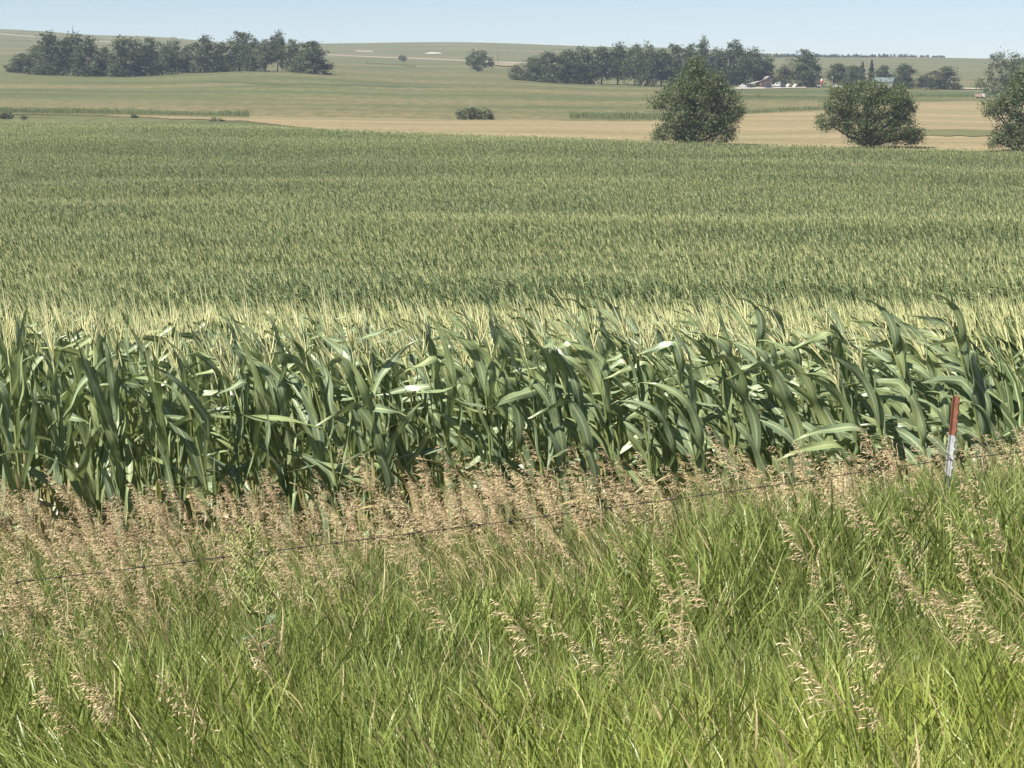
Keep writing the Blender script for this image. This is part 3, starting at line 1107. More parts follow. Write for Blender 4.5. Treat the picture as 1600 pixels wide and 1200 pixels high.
# ------------------------------------------------------------------ brome seed stalks
def gen_brome(seed, wind):
    rng = random.Random(seed)
    H = rng.uniform(0.86, 1.06)
    lean = wind * rng.uniform(0.16, 0.42)
    leany = rng.uniform(-0.08, 0.08)
    PL = rng.uniform(0.13, 0.21)

    def axis(t):
        return Vector((-lean * t ** 2.3, leany * t * t, H * t))
    stem = MB()
    ns = 7
    stem.tube([axis(j / ns) for j in range(ns + 1)], [0.0022 - 0.0013 * j / ns for j in range(ns + 1)], 3, 0, False, rng.random())
    for k in range(2):                     # stem leaves
        t = rng.uniform(0.3, 0.6)
        p = axis(t); d = Vector((rng.uniform(-.7, .1), rng.uniform(-.5, .5), 0.8)).normalized()
        side = d.cross(Vector((0.3, 1, 0))).normalized()
        rows = []; al = []
        L = rng.uniform(0.15, 0.26)
        for j in range(5):
            u = j / 4
            w = 0.006 * (1 - u ** 2) + 0.0003
            rows.append([p - side * w / 2, p + side * w / 2]); al.append(u)
            p = p + d * L / 4
            d = (d + WIND * 0.18 + Vector((0, 0, -0.16))).normalized()
        stem.quadstrip(rows, 0, [-1, 1], al, rng.random())
    head = MB()
    nn = rng.randint(8, 10)
    for i in range(nn):
        f = i / (nn - 1)
        t = 1 - PL / H * (1 - f)
        p0 = axis(t)
        nbr = rng.randint(3, 4) if f < 0.6 else rng.randint(2, 3)
        for _ in range(nbr):
            L = (0.052 * (1 - 0.62 * f) + 0.006) * rng.uniform(0.6, 1.25)
            an = rng.uniform(0, 6.283)
            d = Vector((math.cos(an) * 0.6, math.sin(an) * 0.7, rng.uniform(-0.1, 0.9))) + WIND * wind * 1.25
            d.normalize()
            p = p0.copy(); pp = [p.copy()]
            for j in range(2):
                p = p + d * L / 2; pp.append(p.copy())
                d = (d + Vector((0, 0, -0.30)) + WIND * 0.25 * wind).normalized()
            side = d.cross(Vector((0, 1, 0.2))).normalized() * 0.0008
            head.quadstrip([[q - side, q + side] for q in pp], 0, None, None, 0.4)
            for s in range(rng.choice((1, 2, 2))):
                Ls = rng.uniform(0.015, 0.026); ws = rng.uniform(0.0012, 0.0021)
                q0 = pp[-1] if s == 0 else pp[1] + Vector((0, 0, -0.003))
                dd = (d + Vector((rng.uniform(-.5, .5), rng.uniform(-.5, .5), rng.uniform(-.6, .35)))).normalized()
                sv = dd.cross(Vector((0.1, 1, 0.2))).normalized(); uv = dd.cross(sv)
                b = len(head.v)
                mid = q0 + dd * Ls * 0.4
                for q in (q0, mid + sv * ws, mid + uv * ws, mid - sv * ws, mid - uv * ws, q0 + dd * Ls):
                    head.v.append(tuple(q)); head.a.append(0); head.b.append(0); head.r.append(0)
                rv = rng.random()
                for z in range(6):
                    head.r[-1 - z] = rv
                for k in range(4):
                    k2 = (k + 1) % 4
                    head.f.append((b, b + 1 + k2, b + 1 + k)); head.m.append(0)
                    head.f.append((b + 5, b + 1 + k, b + 1 + k2)); head.m.append(0)
    return stem, head


BR = []
brome_joined = []
for i in range(12):
    s, h = gen_brome(300 + i, [0.45, 0.7, 0.95][i % 3])
    BR.append((s.mesh('brome_stem', [M['brome_stem']]), h.mesh('brome_head', [M['brome_head']])))
    j = MB(); j.add(s)
    h.m = [1] * len(h.m); j.add(h)
    brome_joined.append(j.mesh('brome_stalk', [M['brome_stem'], M['brome_head']]))

brng = np.random.RandomState(8)
bp = []
for _ in range(26000):
    Y = math.sqrt(brng.uniform(4.6 ** 2, 13.9 ** 2))
    x = brng.uniform(-1, 1) * (0.28 * Y + 0.8)
    lim = 12.7 + ROW_SLOPE * x
    if Y > lim:
        continue
    px = 800 + x / Y * FPX
    fy = fence_Y(x)
    past = Y - fy
    cl = float(vnoise(x * 1.3 + 2, Y * 1.3 + 8))
    cl2 = float(vnoise(x * 4 + 2, Y * 4 + 8))
    # dense stand between wire and corn on the left and middle, thinning to the right
    dens = float(sstep(-0.8, 1.3, past)) * (1.0 - 0.55 * float(sstep(850, 1300, px))) * (0.15 + 1.15 * cl)
    dens *= 1.0 - 0.7 * float(sstep(0.45, 0.7, cl2))
    # along the corn on the right
    dens = max(dens, 0.55 * float(sstep(1.3, 0.4, lim - Y)) * (0.3 + cl2))
    # scattered clumps in the open grass
    open_ = 0.48 * float(sstep(0.46, 0.72, cl)) * float(sstep(4.8, 7, Y)) + 0.014
    dens = max(dens, open_)
    if brng.rand() > dens * (0.17 + 0.10 * float(sstep(900, 300, px))):
        continue
    bp.append((x, Y, brng.uniform(0.74, 1.06) * (1.0 + 0.30 * (cl - 0.5)) * (0.94 + 0.15 * float(sstep(300, 1100, px))), -0.03 - 0.14 * brng.rand() - 0.08 * float(vnoise(x, Y)), brng.uniform(-0.7, 0.7)))
bp.sort(key=lambda t: t[1])
rows_b = [b for b in bp if abs(b[0]) < 0.268 * b[1]]
near_b = rows_b[:300]
near_set = set((b[0], b[1]) for b in near_b)
open_heads = sorted([b for b in near_b if b[1] < fence_Y(b[0]) - 1.3], key=lambda b: b[0] / b[1])
open_no = {(b[0], b[1]): i for i, b in enumerate(open_heads)}
for k, (x, Y, s, ln, yw) in enumerate(near_b):
    st, hd = BR[int(brng.randint(12))]
    z = G(x, Y)
    if (x, Y) in open_no and open_no[(x, Y)] < len(ORD):
        lab, grp = f'tan brome seed head in the open green grass, {ORD[open_no[(x, Y)]]} counting from the left', 'brome stalks in the open grass'
    elif Y < fence_Y(x):
        lab, grp = 'tan brome seed head in the fringe close in front of the barbed wire', 'brome stalks in front of the wire'
    else:
        lab, grp = 'dry tan brome seed head between the barbed wire and the corn', 'brome stalks beyond the wire'
    r = obj('brome_stalk', st, None, (x, Y, z), (0, ln, yw), (s, s, s), None, lab, 'grass stalk', grp)
    obj('seed_head', hd, r)
rest = [(b[0], b[1], b[2], b[3], b[4], int(brng.randint(12)), 0.0) for b in bp if (b[0], b[1]) not in near_set]
print('corn', len(lo_pts), 'brome rest', len(rest), 'grass', len(gp))
scatter('brome_grass', brome_joined, rest, 'dense stand of dry tan brome grass in front of the corn', 'brome grass')

# ------------------------------------------------------------------ fence
PX, PY = 2.43, 10.72
pz = G(PX, PY)
top_z = EYE + rowz(PY, 618)


def tpost(name, x, Y, z0, ztop, lab):
    root = obj(name, None, None, (x, Y, z0), (math.radians(1.5), math.radians(3.2), math.radians(24)), None, None, lab, 'fence post')
    h = ztop - z0

    def sect(z0_, z1_, mat, nm):
        mb = MB()
        prof = [(-0.019, -0.003), (0.019, -0.003), (0.019, 0.002), (0.004, 0.003), (0.0035, 0.036), (-0.0035, 0.036), (-0.004, 0.003), (-0.019, 0.002)]
        a = [(px_, -py_, z0_) for px_, py_ in prof]; b = [(px_, -py_, z1_) for px_, py_ in prof]
        mb.poly(a); mb.poly(b[::-1])
        for i in range(len(prof)):
            j = (i + 1) % len(prof)
            mb.poly([a[i], a[j], b[j], b[i]])
        return obj(nm, mb.mesh(nm, [mat]), root)
    sect(-0.3, h - 0.46, M['post_green'], 'shaft')
    sect(h - 0.46, h - 0.225, M['post_white'], 'white_band')
    t = sect(h - 0.225, h, M['post_red'], 'red_tip')
    t['label'] = 'rust red painted top of the post'
    for k in range(9):
        mb = MB(); mb.box((0, -0.040, 0), (0.010, 0.009, 0.014), 0, 0, (0.7, 0.7))
        s = obj('stud', mb.mesh('stud', [M['post_red'] if k < 4 else (M['post_white'] if k < 8 else M['post_green'])]), root, (0, 0, h - 0.03 - k * 0.054))
    mb = MB()
    mb.tube([(-0.03, -0.046, 0), (-0.022, 0.012, 0.004), (0, 0.02, 0.004), (0.022, 0.012, 0.004), (0.03, -0.046, 0)], [0.002] * 5, 4)
    obj('wire_clip', mb.mesh('wire_clip', [M['rust_wire']]), root, (0, 0, h - 0.335))
    return root


tpost('fence_post', PX, PY, pz, top_z, 'steel fence post with rust red top and white band before the corn')

wz = EYE + rowz(PY, 717)


def wire():
    x0, x1 = -6.0, 6.5
    pts = []
    n = 150
    rw = random.Random(3)
    for i in range(n + 1):
        x = x0 + (x1 - x0) * i / n
        Y = PY - 0.06 + (x - PX) * 0.548
        z = wz - 0.02 * math.sin(math.pi * max(0, min(1, (PX - x) / 6.0))) + 0.012 * (float(vnoise(x * 0.9, 2.2)) - 0.5)
        if x > PX:
            z -= 0.012 * (x - PX)
        pts.append(Vector((x, Y, z)))
    mb = MB()
    for s in (0, math.pi):
        tw = []
        for i in range(n * 3 + 1):
            f = i / 3
            a = min(n - 1, int(f)); u = f - a
            p = pts[a].lerp(pts[a + 1], u)
            ang = s + i * 0.8
            tw.append(p + Vector((0, 0.0017 * math.cos(ang), 0.0017 * math.sin(ang))))
        mb.tube(tw, [0.0015] * len(tw), 4)
    ob = obj('barbed_wire', mb.mesh('barbed_wire', [M['rust_wire']]), label='rusty barbed wire strand running from the steel post down to the left', cat='fence wire')
    bm = MB()
    for sgn in (0, 1):
        bm.tube([(-0.006, -0.014 + 0.028 * sgn, -0.012), (0, 0, 0.006), (0.006, 0.014 - 0.028 * sgn, 0.016)], [0.0008, 0.0022, 0.0008], 4)
    bm.tube([(-0.007, 0, 0), (0.007, 0, 0)], [0.0055, 0.0055], 6)
    bme = bm.mesh('barb', [M['rust_wire']])
    L = 0.0
    for i in range(1, n + 1):
        L += (pts[i] - pts[i - 1]).length
        if L > 0.125:
            L = 0.0
            obj('barb', bme, ob, tuple(pts[i]), (rw.uniform(0, 6), 0, 0.5))


wire()


# ------------------------------------------------------------------ the tall weed
def weed(px, py_base, Y, H):
    x = (px - 800) / FPX * (Y * 1.0)
    z = G(x, Y)
    x = px_x(px, Y, z + 0.6)
    rng = random.Random(4)
    root = obj('wild_lettuce', None, None, (x, Y, z), None, None, None, 'tall pale weed with broad grey-green leaves and branching yellow-green top', 'weed')

    def axis(t):
        return Vector((0.02 * math.sin(4 * t) - 0.03 * t, 0.0, H * t))
    mb = MB()
    mb.tube([axis(j / 12) for j in range(13)], [0.0085 * (1 - 0.7 * j / 12) for j in range(13)], 6, 0, True, 0.4)
    obj('stem', mb.mesh('stem', [M['weed_stem']], True), root)
    for i in range(15):
        f = i / 14
        t = 0.12 + 0.55 * f
        phi = i * 2.4
        L = 0.20 * (1 - 0.5 * f) * rng.uniform(0.8, 1.15)
        lf = gen_leaf(rng, axis(t), phi, L, 0.085 * (1 - 0.45 * f), 0.25, math.radians(rng.uniform(25, 55)), 0.9, 7, (-1, -0.5, 0, 0.5, 1), rng.random(), False)
        # lobed margins
        for k in range(len(lf.v)):
            if abs(lf.a[k]) == 1 and (k // 5) % 2:
                c = lf.v[k - 2 if lf.a[k] > 0 else k + 2]
                lf.v[k] = tuple(0.55 * a + 0.45 * b for a, b in zip(lf.v[k], c))
        obj('leaf', lf.mesh('weed_leaf', [M['weed_leaf']], True), root)
    for i in range(13):
        f = i / 12
        t = 0.62 + 0.36 * f
        an = rng.choice((0.3, 2.8)) + rng.uniform(-0.9, 0.9)
        L = 0.20 * (1 - 0.55 * f) * rng.uniform(0.7, 1.2)
        d = Vector((math.cos(an) * 0.75, math.sin(an) * 0.75, 0.8)).normalized()
        b = MB(); p = axis(t); pts_ = [p.copy()]
        for j in range(4):
            p = p + d * L / 4; pts_.append(p.copy()); d = (d + Vector((-0.06, 0, 0.12))).normalized()
        b.tube(pts_, [0.0042 * (1 - 0.6 * j / 4) for j in range(5)], 4, 0, True, rng.random())
        for j in range(1, 5):
            for s in (-1, 1):
                q = pts_[j]
                e = q + Vector((s * 0.014, rng.uniform(-.01, .01), 0.022))
                b.tube([q, q.lerp(e, .6), e], [0.0012, 0.0032, 0.0022], 4, 0, True, rng.random())
        obj('flower_branch', b.mesh('flower_branch', [M['weed_stem']], True), root)


weed(412, 1060, 7.6, 1.16)

# ------------------------------------------------------------------ trees
def leafquads(mb, rng, pts, size, up=0.35, mat=0):
    for p, r in pts:
        n = Vector((rng.gauss(0, 1), rng.gauss(0, 1), rng.gauss(0, 1) + up)).normalized()
        a = n.cross(Vector((rng.gauss(0, 1), rng.gauss(0, 1), rng.gauss(0, 1)))).normalized()
        b = n.cross(a)
        s = size * rng.uniform(0.6, 1.35)
        base = len(mb.v)
        for q in (p - a * s * 0.5, p + b * s * 0.36, p + a * s * 0.5, p - b * s * 0.36):
            mb.v.append(tuple(q)); mb.a.append(0); mb.b.append(0); mb.r.append(r)
        mb.f.append((base, base + 1, base + 2, base + 3)); mb.m.append(mat)


def crown_points(rng, lobes, n, clump, per):
    """leaf positions: small clumps spread mostly near the skin of each lobe"""
    tot = sum(l[3] * l[5] for l in lobes)
    out = []
    for (cx, cy_, cz, rx, ry, rz) in lobes:
        k = max(2, int(n / per * (rx * rz) / tot))
        for _ in range(k):
            d = Vector((rng.gauss(0, 1), rng.gauss(0, 1), rng.gauss(0, 1))).normalized()
            rad = rng.uniform(0.55, 1.02) ** 0.6
            c = Vector((cx + d.x * rx * rad, cy_ + d.y * ry * rad, cz + d.z * rz * rad))
            cr = clump * rng.uniform(0.6, 1.35)
            tone = rng.random()
            for _ in range(int(per * rng.uniform(0.6, 1.4))):
                e = Vector((rng.gauss(0, .5), rng.gauss(0, .5), rng.gauss(0, .42))) * cr
                out.append((c + e, min(1, max(0, tone * 0.7 + rng.random() * 0.3))))
    return out


def limbs(mb, rng, lobes, r0, base=(0, 0, -0.3)):
    """trunk dividing towards the lobes"""
    b = Vector(base)
    cz = min(l[2] for l in lobes)
    fork = b + Vector((rng.uniform(-.1, .1) * r0 * 8, 0, max(0.6, cz * 0.45)))
    mb.tube([b, b.lerp(fork, .5) + Vector((r0 * rng.uniform(-.4, .4), 0, 0)), fork], [r0 * 1.25, r0, r0 * 0.85], 7)
    for l in lobes:
        e = Vector((l[0], l[1], l[2]))
        m = fork.lerp(e, .5) + Vector((rng.uniform(-.15, .15) * l[3], rng.uniform(-.15, .15) * l[3], 0.10 * l[5]))
        rr = r0 * rng.uniform(0.4, 0.6)
        mb.tube([fork - (fork - b) * 0.15, m, e, e + Vector((0, 0, l[5] * 0.5))], [rr, rr * 0.7, rr * 0.4, rr * 0.12], 5)
        for _ in range(2):
            d = Vector((rng.gauss(0, 1), rng.gauss(0, 1), rng.uniform(0, 1))).normalized()
            mb.tube([m, m + Vector((d.x * l[3], d.y * l[4], d.z * l[5])) * 0.45, m + Vector((d.x * l[3], d.y * l[4], d.z * l[5])) * 0.9], [rr * 0.45, rr * 0.25, rr * 0.06], 4)


def tree_px(name, label, base, lobes_px, leafn, leafsize, clump, mat, seed, r0, cat='tree', group=None, per=14, trunk=True):
    """a tree at a photo foot (col,row); its lobes (col,row,rx,ry px) are turned into metres at its distance"""
    x, Y, z = hit(*base) if len(base) == 2 else (px_x(base[0], base[2], EYE - 10), base[2], None)
    if z is None:
        z = G(x, Y)
    k = (Y * CP - (z - EYE) * SP) / FPX
    rng = random.Random(seed)
    y_foot = row_of(Y, z)
    lobes = []
    for i, (lx, ly, rx, ry) in enumerate(lobes_px):
        dep = rng.uniform(-0.35, 0.35) * rx * k
        lobes.append(((lx - base[0]) * k, dep, (y_foot - ly) * k, rx * k, rx * k * 0.95, ry * k))
    root = obj(name, None, None, (x, Y, z), None, None, None, label, cat, group)
    if trunk:
        mb = MB(); limbs(mb, rng, lobes, r0)
        obj('trunk', mb.mesh('trunk', [M['bark']], True), root)
    mb = MB()
    pts_ = [(p, r) for p, r in crown_points(rng, lobes, leafn, clump, per) if p.z > 0.05]
    leafquads(mb, rng, pts_, leafsize)
    obj('crown', mb.mesh('crown', [mat]), root)
    return root


# the big trees at the far edge of the corn
tree_px('shade_tree', 'big pointed dark tree at the far edge of the corn', (1088, 0, 309), [
    (1085, 97, 8, 9), (1085, 110, 15, 14), (1080, 128, 26, 18), (1108, 130, 22, 18), (1060, 148, 24, 20), (1095, 150, 34, 24), (1130, 152, 22, 20), (1028, 158, 16, 13),
    (1148, 170, 14, 18), (1062, 180, 26, 22), (1100, 182, 34, 26), (1132, 190, 18, 22), (1085, 205, 36, 22), (1045, 206, 22, 14), (1030, 212, 11, 6), (1125, 210, 22, 18)],
    44000, 0.24, 0.95, M['leaf_near'], 1, 0.42, per=44)
tree_px('shade_tree', 'broad low tree with a long bare branch reaching left past the stubble', (1352, 0, 301), [
    (1320, 146, 22, 14), (1355, 142, 26, 14), (1390, 145, 24, 16), (1303, 165, 14, 14), (1340, 168, 26, 20), (1380, 168, 30, 22), (1412, 172, 16, 22), (1290, 192, 17, 12),
    (1312, 186, 16, 13), (1340, 196, 26, 18), (1378, 196, 30, 22), (1410, 200, 20, 16), (1434, 212, 12, 9), (1345, 216, 16, 10), (1385, 216, 22, 12), (1425, 216, 12, 9)],
    40000, 0.24, 0.90, M['leaf_near'], 2, 0.40, per=44)
tree_px('shade_tree', 'leafy tree with open twiggy branches cut by the right edge', (1592, 0, 294), [
    (1598, 130, 26, 18), (1620, 125, 30, 24), (1580, 150, 24, 16), (1550, 168, 18, 14), (1562, 176, 18, 12), (1605, 168, 32, 26), (1590, 195, 22, 20), (1575, 212, 22, 16), (1600, 216, 30, 18),
    (1556, 222, 10, 8), (1640, 180, 34, 40)],
    32000, 0.24, 0.85, M['leaf_near'], 3, 0.38, per=44)
tree_px('shade_tree', 'tall hazy tree behind the one cut by the right edge', (1572, 152), [
    (1556, 96, 14, 12), (1580, 98, 20, 12), (1562, 116, 26, 18), (1600, 112, 28, 20), (1535, 132, 12, 8), (1560, 138, 26, 18), (1600, 138, 30, 18)],
    10000, 0.5, 1.5, M['leaf_far'], 4, 0.5, per=36)
# shrubs
tree_px('shrub', 'low grey-green double shrub on the stubble strip in mid field', (742, 187.5), [(727, 179, 15, 9), (757, 180, 16, 8), (741, 176, 12, 6)], 3600, 0.34, 0.6, M['leaf_pale'], 5, 0.08, 'shrub', None, 14, True)
tree_px('shrub', 'dark low shrub beyond the corn at the left edge', (9, 186), [(5, 181, 7, 4), (14, 182, 6, 4)], 900, 0.3, 0.5, M['leaf_far'], 6, 0.05, 'shrub')
tree_px('shrub', 'tiny scrubby bush right of the dark left-edge shrub', (37, 187), [(37, 184.5, 5, 2.4)], 350, 0.25, 0.4, M['leaf_pale'], 7, 0.04, 'shrub')
tree_px('shrub', 'small bush on the pale track below the dark corn edge', (336, 190), [(333, 187, 7, 2.6), (345, 188, 5, 2)], 400, 0.28, 0.45, M['leaf_pale'], 8, 0.04, 'shrub')
tree_px('shrub', 'small bush near the middle of the pale track', (210, 184.5), [(210, 182, 5, 2.6)], 300, 0.28, 0.45, M['leaf_pale'], 9, 0.04, 'shrub')
tree_px('shade_tree', 'lone round tree on the hillside above the meadow', (748, 112), [(748, 87, 12, 9), (740, 95, 12, 9), (758, 95, 13, 10), (748, 103, 12, 7), (733, 98, 5, 4), (767, 101, 5, 4)], 2600, 0.75, 1.2, M['leaf_far'], 10, 0.4)
tree_px('shrub', 'small round bush alone beside the hillside dirt road', (629, 96), [(629, 90.5, 5, 5)], 500, 0.9, 1.0, M['leaf_far'], 11, 0.12, 'bush')

# groves: prototypes of unit size shared by the copies
FARP = []
for i in range(9):
    rng = random.Random(700 + i)
    lobes = []
    nl = rng.randint(6, 8)
    wide = rng.uniform(0.8, 1.1)
    for k in range(nl):
        f = k / (nl - 1)
        zz = 0.30 + 0.54 * f
        rr = 0.46 * (1 - 0.55 * abs(f - 0.4)) * rng.uniform(0.75, 1.15)
        an = k * 2.4 + rng.random()
        off = (0.55 if k < nl - 2 else 0.2) * rng.uniform(0.6, 1.1) * wide
        lobes.append((off * math.cos(an), off * math.sin(an), zz, rr, rr, rr * 0.46))
    if i % 5 != 2:
        for k in range(4):
            an = k * 1.6 + rng.random()
            lobes.append((0.45 * math.cos(an), 0.45 * math.sin(an), 0.16, 0.42, 0.42, 0.17))
    mb = MB(); limbs(mb, rng, lobes, 0.045, (0, 0, -0.03))
    tr = mb.mesh('trunk', [M['bark']], True)
    # unit crown: width radius 1, height 1 -> leaves squashed later by the scale, so size them for a 4.5 x 13 m tree
    mb = MB()
    P3 = [(p, r) for p, r in crown_points(rng, [(a * 4.6, b * 4.6, c * 13, d * 4.6, e * 4.6, f * 13) for a, b, c, d, e, f in lobes], 6000, 1.15, 40) if p.z > 0.2]
    leafquads(mb, rng, P3, 0.48)
    crs = []
    for mt in ('leaf_far', 'leaf_pale'):
        crs.append(mb.mesh('crown', [M[mt]]))
    # trunk mesh to the same frame
    co = np.zeros(len(tr.vertices) * 3); tr.vertices.foreach_get('co', co); co = co.reshape(-1, 3) * np.array([4.6, 4.6, 13.0])
    tr.vertices.foreach_set('co', co.ravel())
    FARP.append((tr, crs[0], crs[1]))

trng = random.Random(31)


def grove(spec, where, group):
    n = len(spec)
    for i, (cx, top, base, hw, note) in enumerate(spec):
        x, Y, z = hit(cx, base)
        k = (Y * CP - (z - EYE) * SP) / FPX
        h = (base - top) * k
        tr, c0, c1 = FARP[(i * 4 + trng.randrange(3)) % len(FARP)]
        pale = 'pale' in note
        sx = hw * k / 4.6 * 1.38; sz = h / 13.0 * 1.07
        lab = f'{note}, {ORD[i]} from the left in {where}'
        root = obj('grove_tree', None, None, (x, Y + trng.uniform(-3, 5), z), (0, 0, trng.uniform(0, 6.28)), (sx, sx * trng.uniform(0.9, 1.2), sz), None, lab, 'tree', group)
        root.location.z = G(root.location.x, root.location.y)
        obj('trunk', tr, root)
        obj('crown', c1 if pale else c0, root)


grove([(21, 97, 113, 11, 'low dark shrubby tree'), (40, 84, 114, 18, 'short rounded tree'), (62, 72, 116, 17, 'dark bushy tree'), (84, 55, 117, 24, 'tall broad dark tree'), (110, 57, 118, 22, 'tall rounded tree'),
       (136, 62, 119, 20, 'dense rounded tree'), (160, 74, 119, 14, 'short dark tree'), (184, 62, 120, 19, 'leafy tree with low boughs'), (212, 63, 119, 19, 'broad dark tree'), (240, 66, 118, 17, 'round-headed tree'),
       (266, 65, 116, 18, 'broad-headed tree'), (294, 73, 114, 14, 'low-crowned tree'), (321, 61, 114, 18, 'upright leafy tree'), (345, 68, 113, 14, 'narrow dark tree'), (371, 51, 112, 20, 'tallest tree'),
       (396, 60, 112, 14, 'thin-crowned tree'), (416, 64, 112, 12, 'pale-trunked thin tree'), (434, 54, 112, 12, 'tall narrow tree'), (457, 67, 113, 14, 'open-crowned tree'), (492, 65, 115, 23, 'dense round tree at the end')],
      'the left-hand grove', 'trees of the left grove')
grove([(807, 104, 125, 13, 'pale shrubby tree'), (832, 90, 127, 18, 'pale-edged round tree'), (858, 82, 129, 20, 'rounded dark tree'), (886, 79, 130, 20, 'broad dark tree'), (914, 75, 131, 20, 'full-crowned tree'), (940, 76, 132, 18, 'upright dark tree'),
       (966, 73, 133, 20, 'tall round tree'), (992, 73, 134, 17, 'leafy dark tree'), (1010, 70, 135, 15, 'narrow topped tree'), (1034, 80, 135, 18, 'dark rounded tree'), (1055, 71, 135, 18, 'tall dense tree'), (1078, 76, 135, 16, 'tree peeping over the pointed tree'),
       (1099, 63, 135, 15, 'tallest thin-topped tree'), (1124, 80, 134, 16, 'dark mid-height tree'), (1150, 69, 134, 19, 'tall spreading tree'), (1174, 80, 134, 18, 'rounded dark tree by the farm'), (1196, 92, 134, 17, 'low round tree behind the brown shed'), (1226, 104, 135, 16, 'low pale tree behind the white vehicles'),
       (1258, 84, 136, 23, 'big dark tree behind the farm yard')],
      'the middle grove', 'trees of the middle grove')
grove([(1308, 101, 137, 16, 'dark tree beside the yard lamp'), (1330, 103, 138, 14, 'rounded tree'), (1384, 104, 138, 17, 'broad tree behind the green roof'), (1411, 103, 139, 18, 'round dark tree'), (1446, 119, 140, 14, 'low bushy tree'), (1474, 107, 140, 19, 'round isolated-looking tree')],
      'the farm windbreak', 'trees of the farm windbreak')


def conifer(px, top, base, lab):
    x, Y, z = hit(px, base)
    k = (Y * CP - (z - EYE) * SP) / FPX
    h = (base - top) * k
    rng = random.Random(int(px))
    root = obj('spruce_tree', None, None, (x, Y, z), None, None, None, lab, 'tree', 'spruces of the farm windbreak')
    mb = MB(); mb.tube([(0, 0, -.2), (0, 0, h * 0.5), (0, 0, h * 0.98)], [0.22, 0.13, 0.03], 6)
    obj('trunk', mb.mesh('trunk', [M['bark']], True), root)
    pts_ = []
    for _ in range(1400):
        f = rng.random() ** 0.8
        tier = 0.75 + 0.25 * math.sin(f * 40)
        r = h * 0.30 * (1 - f) * tier * math.sqrt(rng.random()) + 0.1
        an = rng.uniform(0, 6.283)
        pts_.append((Vector((r * math.cos(an), r * math.sin(an), h * (0.05 + 0.95 * f) - 0.15 * r)), rng.random()))
    mb = MB(); leafquads(mb, rng, pts_, 0.5)
    obj('crown', mb.mesh('crown', [M['leaf_conifer']]), root)


conifer(1347, 97, 138, 'left one of two spruces behind the farm yard')
conifer(1361, 94, 138, 'right and taller one of two spruces behind the farm yard')

# far shelterbelt on the skyline
mb = MB(); rng = random.Random(9)
for i in range(190):
    px = rng.uniform(1185, 1474)
    x, Y, z = hit(px, 89.5)
    Y += rng.uniform(-25, 5)
    z = G(x, Y)
    hh = rng.uniform(1.3, 3.6) * (0.7 if px > 1420 else 1.0)
    r = rng.uniform(0.9, 1.7)
    pts_ = []
    for _ in range(26):
        f = rng.random()
        a = rng.uniform(0, 6.283); q = r * math.sqrt(rng.random()) * (1.1 - f * 0.75)
        pts_.append((Vector((x + q * math.cos(a), Y + q * math.sin(a), z + hh * f)), rng.random()))
    leafquads(mb, rng, pts_, 1.3)
obj('treeline', mb.mesh('treeline', [M['leaf_conifer']]), kind='stuff', label='thin dark shelterbelt of low trees along the right skyline', cat='treeline')

# ------------------------------------------------------------------ farmstead
def at_px(px, py):
    x, Y, z = hit(px, py)
    return x, Y, z, (Y * CP - (z - EYE) * SP) / FPX


def part(root, name, build, mat, loc=None, smooth=False, **kw):
    mb = MB(); build(mb)
    return obj(name, mb.mesh(name, [mat], smooth), root, loc, **kw)


def gabled(name, px, py, w, d, wall_h, roof_h, wall_mat, roof_mat, label, rot=0.0, fwd=0.0, doors=1):
    x, Y, z, k = at_px(px, py)
    root = obj(name, None, None, (x, Y - fwd, G(x, Y - fwd)), (0, 0, rot), None, None, label, 'building')
    part(root, 'wall', lambda m: (m.box((0, 0, wall_h / 2), (w, d, wall_h)), m.prism([(-w / 2, wall_h + .002), (w / 2, wall_h + .002), (0, wall_h + roof_h)], -d / 2, d / 2)), wall_mat)
    e = 0.3
    for s in (-1, 1):
        part(root, 'roof_slope', lambda m: m.prism([(0, wall_h + roof_h + .16), (0, wall_h + roof_h + .03), (s * (w / 2 + e), wall_h - roof_h * e / (w / 2) + .03), (s * (w / 2 + e), wall_h - roof_h * e / (w / 2) + .16)][::s], -d / 2 - e, d / 2 + e), roof_mat)
    part(root, 'door', lambda m: m.box((w * 0.15, -d / 2 - 0.03, wall_h * 0.4), (w * 0.3, 0.06, wall_h * 0.8)), M['dark_paint'])
    part(root, 'window', lambda m: m.box((-w * 0.28, -d / 2 - 0.03, wall_h * 0.55), (w * 0.16, 0.06, wall_h * 0.3)), M['glass'])
    return root


